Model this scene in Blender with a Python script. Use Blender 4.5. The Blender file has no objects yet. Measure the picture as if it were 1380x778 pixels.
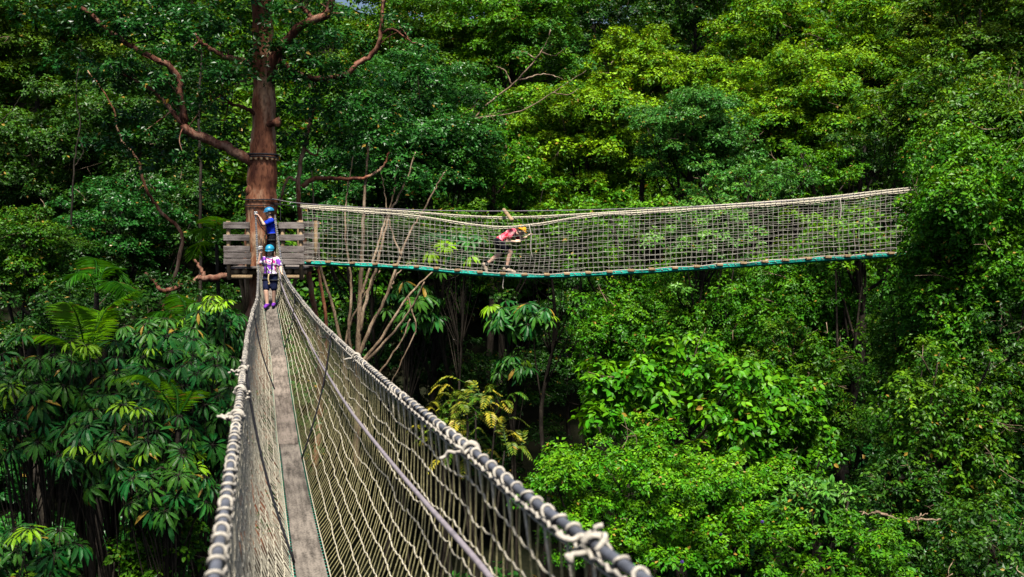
import bpy, bmesh, math, random
import numpy as np
from mathutils import Vector, Matrix

R = math.radians
scene = bpy.context.scene
COL = scene.collection
F_PX, CX, CY, HY = 1342.0, 690.0, 389.0, 320.0
PITCH = math.atan((CY - HY) / F_PX)

def P(x, y, D):
    """world point on the ray of photo pixel (x, y) at forward distance D (eye at the origin)"""
    u, v = (x - CX) / F_PX, (CY - y) / F_PX
    d = np.array([u, math.cos(PITCH) + v * math.sin(PITCH), -math.sin(PITCH) + v * math.cos(PITCH)])
    return d * (D / d[1])

def px(n, D):
    return n * D / F_PX

def unit(a):
    a = np.asarray(a, float)
    return a / np.maximum(np.linalg.norm(a, axis=-1, keepdims=True), 1e-9)

def smooth_path(pts, n):
    """Catmull-Rom through pts -> n points"""
    p = np.asarray(pts, float)
    if len(p) == 2:
        t = np.linspace(0, 1, n)[:, None]
        return p[0] * (1 - t) + p[1] * t
    q = np.vstack([2 * p[0] - p[1], p, 2 * p[-1] - p[-2]])
    s = np.linspace(0, len(p) - 1 - 1e-6, n)
    i = s.astype(int); t = (s - i)[:, None]
    a, b, c, d = q[i], q[i + 1], q[i + 2], q[i + 3]
    return 0.5 * (2 * b + (c - a) * t + (2 * a - 5 * b + 4 * c - d) * t**2 + (3 * b - a - 3 * c + d) * t**3)

# ------------------------------------------------------------------ terrain
def terrain(x, y):
    x = np.asarray(x, float); y = np.asarray(y, float)
    h = -10.5 + 0.0 * x
    r = np.clip((np.minimum(y, 88) - 27) / 10, 0, None)
    h = h + np.where(r < 1, 1.6 * r * r, 1.6 + 5.4 * (r - 1))
    h = h + 0.22 * np.clip(-x - 7, 0, 30) + 0.12 * np.clip(x - 9, 0, 30)
    h = h + 0.5 * np.sin(x * 0.31 + 1.3) * np.cos(y * 0.27) + 0.25 * np.sin(x * 0.8 + y * 0.6)
    far = np.clip((np.hypot(x, y) - 95) / 120, 0, 1)
    return h * (1 - far) + far * np.clip(h, -8, 34)

# ------------------------------------------------------------------ object helpers
def set_props(o, label=None, cat=None, group=None, kind=None):
    if label: o['label'] = label
    if cat: o['category'] = cat
    if group: o['group'] = group
    if kind: o['kind'] = kind
    return o

def thing(name, label, cat, loc=(0, 0, 0), rz=0.0, group=None):
    o = bpy.data.objects.new(name, None); COL.objects.link(o)
    o.location = [float(v) for v in loc]; o.rotation_euler = (0, 0, rz); o.empty_display_size = 0.2
    return set_props(o, label, cat, group)

class MB:
    """collects vertices and faces; build() links ONE mesh object"""
    def __init__(self):
        self.v = []; self.tri = []; self.quad = []; self.tm = []; self.qm = []; self.n = 0; self.att = []
    def add(self, V, tris=None, quads=None, m=0, att=None):
        V = np.asarray(V, float)
        if tris is not None and len(tris):
            self.tri.append(np.asarray(tris, np.int64) + self.n); self.tm.append(np.full(len(tris), m))
        if quads is not None and len(quads):
            self.quad.append(np.asarray(quads, np.int64) + self.n); self.qm.append(np.full(len(quads), m))
        self.att.append(np.zeros(len(V)) if att is None else np.asarray(att, float))
        self.v.append(V); self.n += len(V)
    def tube(self, pts, rad, sides=6, m=0, cap=True):
        p = np.asarray(pts, float); n = len(p)
        r = np.broadcast_to(np.asarray(rad, float), (n,)) if np.ndim(rad) else np.full(n, float(rad))
        t = np.gradient(p, axis=0); t = unit(t)
        mean = unit(p[-1] - p[0])
        ref = np.array([0, 0, 1.0]) if abs(mean[2]) < 0.8 else np.array([1.0, 0, 0])
        a = unit(np.cross(t, ref)); b = np.cross(t, a)
        ang = np.arange(sides) * 2 * math.pi / sides
        ring = a[:, None, :] * np.cos(ang)[None, :, None] + b[:, None, :] * np.sin(ang)[None, :, None]
        V = (p[:, None, :] + ring * r[:, None, None]).reshape(-1, 3)
        i = np.arange(n - 1)[:, None] * sides; j = np.arange(sides)[None, :]; k = (j + 1) % sides
        q = np.stack([i + j, i + k, i + sides + k, i + sides + j], -1).reshape(-1, 4)
        tr = None
        if cap:
            V = np.vstack([V, p[0], p[-1]]); c0 = n * sides
            j = np.arange(sides); k = (j + 1) % sides
            tr = np.vstack([np.stack([k, j, np.full(sides, c0)], -1),
                            np.stack([(n - 1) * sides + j, (n - 1) * sides + k, np.full(sides, c0 + 1)], -1)])
        self.add(V, tr, q, m)
    def box(self, c, size, rot=None, m=0, bev=0.0):
        x, y, z = np.asarray(size, float) / 2
        V = np.array([[sx * x, sy * y, sz * z] for sx in (-1, 1) for sy in (-1, 1) for sz in (-1, 1)])
        if rot is not None: V = V @ np.asarray(rot).T
        Q = [[0, 1, 3, 2], [4, 6, 7, 5], [0, 4, 5, 1], [2, 3, 7, 6], [0, 2, 6, 4], [1, 5, 7, 3]]
        self.add(V + np.asarray(c, float), None, Q, m)
    def ball(self, c, r, seg=10, rings=7, rot=None, m=0):
        r = np.broadcast_to(np.asarray(r, float), (3,))
        th = np.linspace(0, math.pi, rings + 1)[1:-1]; ph = np.arange(seg) * 2 * math.pi / seg
        V = np.stack([np.sin(th)[:, None] * np.cos(ph), np.sin(th)[:, None] * np.sin(ph), np.cos(th)[:, None] + 0 * ph], -1).reshape(-1, 3)
        V = np.vstack([V, [0, 0, 1], [0, 0, -1]]) * r
        if rot is not None: V = V @ np.asarray(rot).T
        n = rings - 1
        i = np.arange(n - 1)[:, None] * seg; j = np.arange(seg)[None, :]; k = (j + 1) % seg
        q = np.stack([i + j, i + seg + j, i + seg + k, i + k], -1).reshape(-1, 4)
        j = np.arange(seg); k = (j + 1) % seg
        t = np.vstack([np.stack([j, k, np.full(seg, n * seg)], -1), np.stack([(n - 1) * seg + k, (n - 1) * seg + j, np.full(seg, n * seg + 1)], -1)])
        self.add(V + np.asarray(c, float), t, q, m)
    def build(self, name, mats, parent=None, smooth=False, att_name=None, label=None):
        V = np.vstack(self.v)
        if parent is not None and parent.get('_abs', 1):
            par = parent
            off = np.zeros(3)
            while par is not None:
                off += np.array(par.location); par = par.parent
            V = V - off
        me = bpy.data.meshes.new(name)
        T = np.vstack(self.tri) if self.tri else np.zeros((0, 3), np.int64)
        Q = np.vstack(self.quad) if self.quad else np.zeros((0, 4), np.int64)
        me.vertices.add(len(V)); me.vertices.foreach_set('co', V.astype(np.float32).ravel())
        loops = np.concatenate([T.ravel(), Q.ravel()]).astype(np.int32)
        me.loops.add(len(loops)); me.loops.foreach_set('vertex_index', loops)
        st = np.concatenate([np.arange(len(T)) * 3, len(T) * 3 + np.arange(len(Q)) * 4]).astype(np.int32)
        me.polygons.add(len(st)); me.polygons.foreach_set('loop_start', st)
        mi = np.concatenate(self.tm + self.qm).astype(np.int32) if (self.tm or self.qm) else np.zeros(0, np.int32)
        if not isinstance(mats, (list, tuple)): mats = [mats]
        for m in mats: me.materials.append(m)
        me.polygons.foreach_set('material_index', mi)
        me.polygons.foreach_set('use_smooth', np.full(len(st), smooth))
        if att_name:
            a = me.attributes.new(att_name, 'FLOAT', 'POINT')
            a.data.foreach_set('value', np.concatenate(self.att).astype(np.float32))
        me.update(calc_edges=True); me.validate()
        o = bpy.data.objects.new(name, me); COL.objects.link(o)
        if parent is not None: o.parent = parent
        if label: o['label'] = label
        return o

# ------------------------------------------------------------------ materials
def nmat(name):
    m = bpy.data.materials.new(name); m.use_nodes = True
    nt = m.node_tree; nt.nodes.clear()
    out = nt.nodes.new('ShaderNodeOutputMaterial')
    return m, nt, out

def plain(name, col, rough=0.6, noise=0.25, scale=30.0, spec=0.3, bump=0.0, stretch=(1, 1, 1), col2=None, metal=0.0, detail=4):
    m, nt, out = nmat(name)
    N, L = nt.nodes.new, nt.links.new
    b = N('ShaderNodeBsdfPrincipled'); L(b.outputs[0], out.inputs['Surface'])
    tc = N('ShaderNodeTexCoord'); mp = N('ShaderNodeMapping'); mp.inputs['Scale'].default_value = stretch
    L(tc.outputs['Object'], mp.inputs[0])
    nz = N('ShaderNodeTexNoise'); nz.inputs['Scale'].default_value = scale; nz.inputs['Detail'].default_value = detail
    L(mp.outputs[0], nz.inputs['Vector'])
    rp = N('ShaderNodeValToRGB')
    c2 = col2 if col2 else tuple(c * (1 - noise) for c in col)
    c1 = col if col2 else tuple(min(1, c * (1 + noise)) for c in col)
    rp.color_ramp.elements[0].position = 0.35; rp.color_ramp.elements[1].position = 0.65
    rp.color_ramp.elements[0].color = (*c2, 1); rp.color_ramp.elements[1].color = (*c1, 1)
    L(nz.outputs['Fac'], rp.inputs[0]); L(rp.outputs[0], b.inputs['Base Color'])
    b.inputs['Roughness'].default_value = rough; b.inputs['Specular IOR Level'].default_value = spec
    b.inputs['Metallic'].default_value = metal
    if bump:
        bp = N('ShaderNodeBump'); bp.inputs['Strength'].default_value = bump; bp.inputs['Distance'].default_value = 0.02
        L(nz.outputs['Fac'], bp.inputs['Height']); L(bp.outputs[0], b.inputs['Normal'])
    return m

def leaf_mat(name, mature, young, rough=0.4, spec=0.5, trans=0.2):
    m, nt, out = nmat(name)
    N, L = nt.nodes.new, nt.links.new
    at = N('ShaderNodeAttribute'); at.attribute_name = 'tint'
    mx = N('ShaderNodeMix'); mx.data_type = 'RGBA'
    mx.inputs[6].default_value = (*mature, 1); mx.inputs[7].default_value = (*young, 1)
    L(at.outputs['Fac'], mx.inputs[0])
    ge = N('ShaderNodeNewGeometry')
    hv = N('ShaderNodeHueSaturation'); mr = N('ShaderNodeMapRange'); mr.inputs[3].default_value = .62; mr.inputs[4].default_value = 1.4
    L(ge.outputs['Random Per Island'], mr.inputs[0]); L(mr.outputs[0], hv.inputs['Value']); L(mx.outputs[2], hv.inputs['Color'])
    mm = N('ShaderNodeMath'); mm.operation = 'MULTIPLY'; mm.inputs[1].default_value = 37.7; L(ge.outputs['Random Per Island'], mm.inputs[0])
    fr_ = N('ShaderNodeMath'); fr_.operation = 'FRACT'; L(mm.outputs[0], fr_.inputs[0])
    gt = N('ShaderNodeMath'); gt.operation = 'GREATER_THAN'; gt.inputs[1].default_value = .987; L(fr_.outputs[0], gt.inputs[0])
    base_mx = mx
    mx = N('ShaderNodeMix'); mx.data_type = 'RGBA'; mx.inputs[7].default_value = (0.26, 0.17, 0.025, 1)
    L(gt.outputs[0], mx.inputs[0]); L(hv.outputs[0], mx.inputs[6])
    b = N('ShaderNodeBsdfPrincipled'); b.inputs['Roughness'].default_value = rough
    b.inputs['Specular IOR Level'].default_value = spec
    L(mx.outputs[2], b.inputs['Base Color'])
    tr = N('ShaderNodeBsdfTranslucent')
    hs = N('ShaderNodeHueSaturation'); hs.inputs['Hue'].default_value = 0.485; hs.inputs['Value'].default_value = 1.25
    hs.inputs['Saturation'].default_value = 1.05
    L(mx.outputs[2], hs.inputs['Color']); L(hs.outputs[0], tr.inputs['Color'])
    ms = N('ShaderNodeMixShader'); ms.inputs[0].default_value = trans
    L(b.outputs[0], ms.inputs[1]); L(tr.outputs[0], ms.inputs[2]); L(ms.outputs[0], out.inputs['Surface'])
    return m

def bark_mat(name, base, dark, pale, scale=3.0, bump=0.5):
    m, nt, out = nmat(name)
    N, L = nt.nodes.new, nt.links.new
    b = N('ShaderNodeBsdfPrincipled'); L(b.outputs[0], out.inputs['Surface'])
    b.inputs['Roughness'].default_value = 0.75; b.inputs['Specular IOR Level'].default_value = 0.2
    tc = N('ShaderNodeTexCoord'); mp = N('ShaderNodeMapping'); mp.inputs['Scale'].default_value = (1, 1, 0.35)
    L(tc.outputs['Object'], mp.inputs[0])
    n1 = N('ShaderNodeTexNoise'); n1.inputs['Scale'].default_value = scale; n1.inputs['Detail'].default_value = 6; n1.inputs['Roughness'].default_value = 0.65
    L(mp.outputs[0], n1.inputs['Vector'])
    rp = N('ShaderNodeValToRGB'); e = rp.color_ramp.elements
    e[0].position = 0.37; e[0].color = (*dark, 1); e[1].position = 0.61; e[1].color = (*pale, 1)
    x = e.new(0.5); x.color = (*base, 1)
    L(n1.outputs['Fac'], rp.inputs[0])
    n2 = N('ShaderNodeTexNoise'); n2.inputs['Scale'].default_value = scale * 9; n2.inputs['Detail'].default_value = 5
    L(mp.outputs[0], n2.inputs['Vector'])
    r2 = N('ShaderNodeValToRGB'); r2.color_ramp.elements[0].position = 0.36; r2.color_ramp.elements[1].position = 0.5
    r2.color_ramp.elements[0].color = (0.45, 0.4, 0.38, 1); r2.color_ramp.elements[1].color = (1, 1, 1, 1)
    L(n2.outputs['Fac'], r2.inputs[0])
    mu = N('ShaderNodeMix'); mu.data_type = 'RGBA'; mu.blend_type = 'MULTIPLY'; mu.inputs[0].default_value = 1
    L(rp.outputs[0], mu.inputs[6]); L(r2.outputs[0], mu.inputs[7]); L(mu.outputs[2], b.inputs['Base Color'])
    bp = N('ShaderNodeBump'); bp.inputs['Strength'].default_value = bump; bp.inputs['Distance'].default_value = 0.03
    L(n2.outputs['Fac'], bp.inputs['Height']); L(bp.outputs[0], b.inputs['Normal'])
    return m

def wood_mat(name, c1, c2, axis=0, scale=14.0, fine=90.0, turn=0.0, grain=1.0):
    m, nt, out = nmat(name)
    N, L = nt.nodes.new, nt.links.new
    b = N('ShaderNodeBsdfPrincipled'); L(b.outputs[0], out.inputs['Surface'])
    b.inputs['Roughness'].default_value = 0.85; b.inputs['Specular IOR Level'].default_value = 0.15
    tc = N('ShaderNodeTexCoord'); mp = N('ShaderNodeMapping')
    s = [1, 1, 1]; s[axis] = 0.08; mp.inputs['Scale'].default_value = s; mp.vector_type = 'TEXTURE' if False else 'POINT'
    mr = N('ShaderNodeMapping'); mr.inputs['Rotation'].default_value = (0, 0, turn)
    L(tc.outputs['Object'], mr.inputs[0]); L(mr.outputs[0], mp.inputs[0])
    n1 = N('ShaderNodeTexNoise'); n1.inputs['Scale'].default_value = scale * 3; n1.inputs['Detail'].default_value = 6
    L(mp.outputs[0], n1.inputs['Vector'])
    n2 = N('ShaderNodeTexNoise'); n2.inputs['Scale'].default_value = fine; n2.inputs['Detail'].default_value = 3
    L(tc.outputs['Object'], n2.inputs['Vector'])
    n3 = N('ShaderNodeTexNoise'); n3.inputs['Scale'].default_value = 2.2; n3.inputs['Detail'].default_value = 4
    L(tc.outputs['Object'], n3.inputs['Vector'])
    a1 = N('ShaderNodeMath'); a1.operation = 'ADD'; L(n1.outputs['Fac'], a1.inputs[0]); L(n2.outputs['Fac'], a1.inputs[1])
    a2 = N('ShaderNodeMath'); a2.operation = 'ADD'; L(a1.outputs[0], a2.inputs[0]); L(n3.outputs['Fac'], a2.inputs[1])
    a3 = N('ShaderNodeMath'); a3.operation = 'DIVIDE'; L(a2.outputs[0], a3.inputs[0]); a3.inputs[1].default_value = 3
    rp = N('ShaderNodeValToRGB'); rp.color_ramp.elements[0].position = 0.41; rp.color_ramp.elements[1].position = 0.58
    rp.color_ramp.elements[0].color = (*c2, 1); rp.color_ramp.elements[1].color = (*c1, 1)
    L(a3.outputs[0], rp.inputs[0]); L(rp.outputs[0], b.inputs['Base Color'])
    bp = N('ShaderNodeBump'); bp.inputs['Strength'].default_value = 0.5; bp.inputs['Distance'].default_value = 0.006
    L(a1.outputs[0], bp.inputs['Height']); L(bp.outputs[0], b.inputs['Normal'])
    return m

def multi_mat(name, cols, scale, rough=0.8):
    """cloth with patches of several colours"""
    m, nt, out = nmat(name)
    N, L = nt.nodes.new, nt.links.new
    b = N('ShaderNodeBsdfPrincipled'); L(b.outputs[0], out.inputs['Surface'])
    b.inputs['Roughness'].default_value = rough; b.inputs['Specular IOR Level'].default_value = 0.1
    tc = N('ShaderNodeTexCoord')
    nz = N('ShaderNodeTexNoise'); nz.inputs['Scale'].default_value = scale; nz.inputs['Detail'].default_value = 2
    L(tc.outputs['Object'], nz.inputs['Vector'])
    rp = N('ShaderNodeValToRGB'); rp.color_ramp.interpolation = 'CONSTANT'
    e = rp.color_ramp.elements
    for i, (p, c) in enumerate(cols):
        x = e[i] if i < 2 else e.new(p)
        x.position = p; x.color = (*c, 1)
    L(nz.outputs['Fac'], rp.inputs[0]); L(rp.outputs[0], b.inputs['Base Color'])
    return m

M = {}
M['leaf_yellow'] = leaf_mat('leaf_yellow', (0.024, 0.125, 0.003), (0.185, 0.335, 0.004), 0.45, 0.12)
M['leaf_mid'] = leaf_mat('leaf_mid', (0.020, 0.088, 0.003), (0.10, 0.20, 0.004), 0.42, 0.15)
M['leaf_bright'] = leaf_mat('leaf_bright', (0.024, 0.120, 0.003), (0.10, 0.25, 0.004), 0.42, 0.15)
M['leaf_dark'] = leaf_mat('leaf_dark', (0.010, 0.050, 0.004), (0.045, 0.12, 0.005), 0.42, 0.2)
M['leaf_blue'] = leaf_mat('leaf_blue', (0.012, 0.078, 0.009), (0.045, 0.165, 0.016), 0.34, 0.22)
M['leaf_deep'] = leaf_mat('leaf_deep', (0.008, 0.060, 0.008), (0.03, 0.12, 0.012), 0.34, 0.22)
M['leaf_olive'] = leaf_mat('leaf_olive', (0.025, 0.088, 0.004), (0.10, 0.17, 0.006), 0.48, 0.12)
M['leaf_lime'] = leaf_mat('leaf_lime', (0.028, 0.150, 0.003), (0.13, 0.29, 0.004), 0.42, 0.15)
M['leaf_umbrella'] = leaf_mat('leaf_umbrella', (0.006, 0.072, 0.011), (0.16, 0.31, 0.004), 0.42, 0.18, 0.14)
M['leaf_palm'] = leaf_mat('leaf_palm', (0.02, 0.12, 0.005), (0.13, 0.34, 0.005), 0.42, 0.15, 0.4)
M['leaf_gold'] = leaf_mat('leaf_gold', (0.03, 0.11, 0.006), (0.30, 0.25, 0.02), 0.45, 0.2)
M['leaf_silver'] = leaf_mat('leaf_silver', (0.028, 0.13, 0.014), (0.11, 0.26, 0.025), 0.40, 0.2)
M['bark_red'] = bark_mat('bark_red', (0.27, 0.105, 0.054), (0.085, 0.027, 0.016), (0.47, 0.30, 0.19), 1.7)
M['bark_limb_shade'] = bark_mat('bark_limb_shade', (0.15, 0.055, 0.033), (0.05, 0.018, 0.012), (0.27, 0.15, 0.10), 3.0)  # darker copy of the red bark, with the limbs' shade in its colour
M['bark_grey'] = bark_mat('bark_grey', (0.20, 0.14, 0.09), (0.08, 0.055, 0.037), (0.33, 0.25, 0.175), 4)
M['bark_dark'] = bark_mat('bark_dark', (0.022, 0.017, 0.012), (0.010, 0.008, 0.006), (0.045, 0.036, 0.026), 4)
M['plank'] = wood_mat('weathered_plank', (0.175, 0.150, 0.128), (0.032, 0.027, 0.023), axis=1, scale=9, fine=55, turn=-math.atan(.2578))
M['plank_pale'] = wood_mat('weathered_plank_pale', (0.215, 0.178, 0.150), (0.042, 0.034, 0.028), axis=1, scale=8, fine=50, turn=-math.atan(.2578))
M['board'] = wood_mat('weathered_board', (0.27, 0.235, 0.22), (0.055, 0.044, 0.04), axis=0)
M['log'] = wood_mat('pole_timber', (0.36, 0.26, 0.15), (0.16, 0.105, 0.06), axis=2)
M['rope'] = plain('pale_rope', (0.41, 0.37, 0.285), 0.85, 0.25, 60, 0.15, 0.4)
M['rope_grey'] = plain('grey_rope', (0.38, 0.36, 0.31), 0.85, 0.3, 9, 0.15)
M['rope_white'] = plain('white_rope', (0.33, 0.30, 0.26), 0.9, 0.2, 60, 0.15, 0.3)
M['rope_backlit'] = plain('backlit_rope', (0.27, 0.24, 0.12), 0.85, 0.3, 40, 0.15, 0.3)  # backlit look of the right net's strands, put into the rope colour
M['hose'] = plain('dark_hose', (0.065, 0.07, 0.09), 0.6, 0.3, 14, 0.45)
M['cable'] = plain('grey_cable', (0.20, 0.175, 0.20), 0.5, 0.15, 20, 0.4)
M['cord'] = plain('black_cord', (0.02, 0.02, 0.025), 0.7, 0.3, 40, 0.2)
M['green_net'] = plain('green_netting', (0.016, 0.42, 0.32), 0.6, 0.0, 26, 0.2, 0.5, col2=(0.008, 0.20, 0.155))
M['steel'] = plain('steel', (0.55, 0.56, 0.58), 0.35, 0.1, 30, 0.5, metal=0.8)
M['white_plastic'] = plain('white_plastic', (0.78, 0.77, 0.74), 0.4, 0.08, 30)
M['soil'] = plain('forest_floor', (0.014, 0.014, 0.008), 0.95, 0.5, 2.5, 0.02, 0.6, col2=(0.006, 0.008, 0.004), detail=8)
M['skin'] = plain('skin', (0.66, 0.40, 0.29), 0.5, 0.08, 12, 0.35)
M['hair'] = plain('brown_hair', (0.06, 0.03, 0.016), 0.5, 0.3, 60, 0.3, stretch=(1, 1, 0.1))
M['helmet_teal'] = plain('teal_plastic', (0.012, 0.22, 0.36), 0.4, 0.05, 10, 0.5)
M['helmet_blue'] = plain('sky_blue_plastic', (0.012, 0.19, 0.38), 0.4, 0.05, 10, 0.5)
M['helmet_yellow'] = plain('yellow_plastic', (0.80, 0.36, 0.015), 0.3, 0.05, 10, 0.5)
M['cloth_blue'] = plain('royal_blue_cloth', (0.012, 0.045, 0.60), 0.85, 0.2, 25, 0.1, 0.2)
M['cloth_black'] = plain('black_cloth', (0.014, 0.014, 0.022), 0.85, 0.3, 25, 0.1, 0.2)
M['cloth_navy'] = plain('navy_cloth', (0.010, 0.014, 0.045), 0.85, 0.3, 25, 0.1, 0.2)
M['shirt_print'] = multi_mat('printed_shirt', [(0.0, (0.25, 0.06, 0.50)), (0.43, (0.80, 0.78, 0.80)), (0.52, (0.75, 0.05, 0.36)), (0.60, (0.80, 0.78, 0.80)), (0.66, (0.30, 0.10, 0.55))], 6)
M['shirt_pink'] = multi_mat('pink_red_shirt', [(0.0, (0.50, 0.02, 0.04)), (0.46, (0.74, 0.10, 0.16)), (0.57, (0.80, 0.22, 0.26)), (0.66, (0.85, 0.45, 0.45))], 9)
M['shoe_purple'] = plain('purple_shoe', (0.13, 0.02, 0.30), 0.7, 0.2, 20)
M['shoe_tan'] = plain('tan_shoe', (0.40, 0.31, 0.23), 0.8, 0.3, 20)
M['sock'] = plain('black_sock', (0.02, 0.02, 0.02), 0.9, 0.2, 30)
M['eye'] = plain('dark_eye', (0.02, 0.015, 0.012), 0.2, 0.1, 10)
M['lips'] = plain('lips', (0.45, 0.16, 0.14), 0.5, 0.1, 10)
M['strap'] = plain('dark_webbing', (0.03, 0.03, 0.035), 0.8, 0.3, 30)
M['tan_strap'] = plain('tan_webbing', (0.50, 0.38, 0.20), 0.8, 0.2, 30)
M['flower'] = plain('violet_petals', (0.12, 0.06, 0.34), 0.6, 0.2, 30)

# ------------------------------------------------------------------ leaves
TEMPLATES = {
    'small': (np.array([[0, 0, 0], [.42, .30, .07], [1, 0, -.10], [.42, -.30, .07]]), [[0, 2, 1], [0, 3, 2]]),
    'broad': (np.array([[0, 0, 0], [.22, .30, .05], [.62, .28, .0], [1, 0, -.16], [.62, -.28, .0], [.22, -.30, .05], [.45, 0, -.04]]),
              [[6, 1, 0], [6, 2, 1], [6, 3, 2], [6, 4, 3], [6, 5, 4], [6, 0, 5]]),
    'long': (np.array([[0, 0, 0], [.30, .105, .035], [.30, 0, .0], [.30, -.105, .035], [.68, .12, -.03], [.68, 0, -.075], [.68, -.12, -.03], [1, 0, -.24]]),
             [[0, 2, 1], [0, 3, 2], [1, 2, 4], [2, 5, 4], [2, 3, 5], [3, 6, 5], [4, 5, 7], [5, 6, 7]]),
    'blade': (np.array([[0, 0, 0], [.4, .035, .0], [1, 0, -.18], [.4, -.035, .0]]), [[0, 2, 1], [0, 3, 2]]),
}
def add_leaves(mb, pos, axis, normal, size, tint, kind='small', width=1.0):
    T, Fc = TEMPLATES[kind]; T = T * np.array([1, width, 1]); Fc = np.asarray(Fc)
    n, k = len(pos), len(T)
    if n == 0: return
    a = unit(axis); s = unit(np.cross(normal, a)); w = np.cross(a, s)
    V = pos[:, None, :] + size[:, None, None] * (T[None, :, 0, None] * a[:, None, :] + T[None, :, 1, None] * s[:, None, :] + T[None, :, 2, None] * w[:, None, :])
    Fs = (Fc[None] + (np.arange(n) * k)[:, None, None]).reshape(-1, 3)
    mb.add(V.reshape(-1, 3), Fs, None, 0, np.repeat(np.clip(tint, 0, 1), k))

def rand_dirs(n, rng, zmin=-1.0):
    z = rng.uniform(zmin, 1, n); ph = rng.uniform(0, 2 * math.pi, n); r = np.sqrt(1 - z * z)
    return np.stack([r * np.cos(ph), r * np.sin(ph), z], -1)

def pad_leaves(mb, c, rad, leaf, rng, dens=1.0, young=0.3, kind='small', per=7, zmin=-0.35, hang=0.25, width=1.0, fill=0.75):
    """one bough end: sprays of leaves over a flattened, lumpy dome"""
    rad = np.broadcast_to(np.asarray(rad, float), (3,))
    r = rad.mean()
    n = max(5, int(dens * 30 * (r / leaf) ** 2 / per))
    d = rand_dirs(n, rng, zmin)
    q = rng.normal(size=(3, 3)) * 2.2; f0 = rng.uniform(0, 6, 3)
    lump = 1 + 0.14 * np.sin(d @ q + f0).sum(1)
    depth = np.where(rng.random(n) < fill, rng.uniform(.86, 1.06, n), rng.uniform(.35, .86, n))
    pos = np.asarray(c) + d * rad * (lump * depth)[:, None]
    up = np.array([0, 0, 1.0])
    sdir = unit(d * 0.7 + up * 0.75 + rng.normal(size=(n, 3)) * 0.28)
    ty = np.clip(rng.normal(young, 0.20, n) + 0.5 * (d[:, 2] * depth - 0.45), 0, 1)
    ref = unit(np.cross(sdir, rng.normal(size=(n, 3)))); ref2 = np.cross(sdir, ref)
    per_ = per
    ph = rng.uniform(0, 2 * math.pi, (n, 1)) + np.arange(per_)[None] * 2 * math.pi / per_ + rng.normal(0, .25, (n, per_))
    th = rng.uniform(R(48), R(100), (n, per_))
    ax = (sdir[:, None] * np.cos(th)[..., None] + (ref[:, None] * np.cos(ph)[..., None] + ref2[:, None] * np.sin(ph)[..., None]) * np.sin(th)[..., None])
    ax[..., 2] -= hang
    nrm = sdir[:, None] + rng.normal(size=(n, per_, 3)) * 0.35
    L = leaf * rng.uniform(.6, 1.2, (n, per_))
    p = pos[:, None] + ax * (leaf * rng.uniform(.0, .55, (n, per_)))[..., None] + sdir[:, None] * (rng.uniform(-.5, .3, (n, per_)) * leaf)[..., None]
    tt = ty[:, None] + rng.normal(0, .1, (n, per_))
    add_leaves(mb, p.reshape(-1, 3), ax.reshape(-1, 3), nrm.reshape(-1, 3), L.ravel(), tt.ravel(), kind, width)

def crown_pads(c, rad, n, rng, zmin=-0.75, pad=(.26, .42), flat=(.55, .8)):
    i = np.arange(n) + 0.5
    z = zmin + (1 - zmin) * i / n; ph = i * 2.399963 + rng.uniform(0, 6)
    d = np.stack([np.sqrt(1 - z * z) * np.cos(ph), np.sqrt(1 - z * z) * np.sin(ph), z], -1)
    d = unit(d + rng.normal(0, .16, (n, 3)))
    k = rng.uniform(.45, 1.10, n)[:, None]
    rad = np.asarray(rad, float)
    pads = []
    for p, kk in zip(np.asarray(c) + d * rad * k, k):
        r = min(rad) * rng.uniform(pad[0] * .75, pad[1] * 1.05) * 1.15
        pads.append((p, np.array([r * rng.uniform(.9, 1.3), r * rng.uniform(.9, 1.3), r * rng.uniform(*flat)])))
    return pads

def trunk_mesh(base, top, r0, r1, pads, rng, limbs=8, sides=8, bend=0.25):
    mb = MB()
    base = np.asarray(base, float); top = np.asarray(top, float)
    n = 5
    t = np.linspace(0, 1, n)[:, None]
    path = base * (1 - t) + top * t
    path[1:-1, :2] += rng.normal(0, bend, (n - 2, 2))
    sp = smooth_path(path, 22); tt = np.linspace(0, 1, 22)
    rr = r0 * (1 - tt) ** 0.8 + r1 * tt + 0.6 * r0 * np.exp(-tt * 18)
    mb.tube(sp, rr, sides)
    if pads:
        idx = rng.permutation(len(pads))[:limbs]
        for i in idx:
            c = pads[i][0]
            k = int(rng.uniform(.55, .97) * 21)
            a = sp[k]; mid = a * .5 + c * .5 + np.array([0, 0, -.12 * np.linalg.norm(c - a)]) + rng.normal(0, .08, 3)
            q = smooth_path([a, mid, c], 8)
            mb.tube(q, np.linspace(max(r1 * .9, rr[k] * .5), r1 * .18, 8), 5)
    return mb

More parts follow.
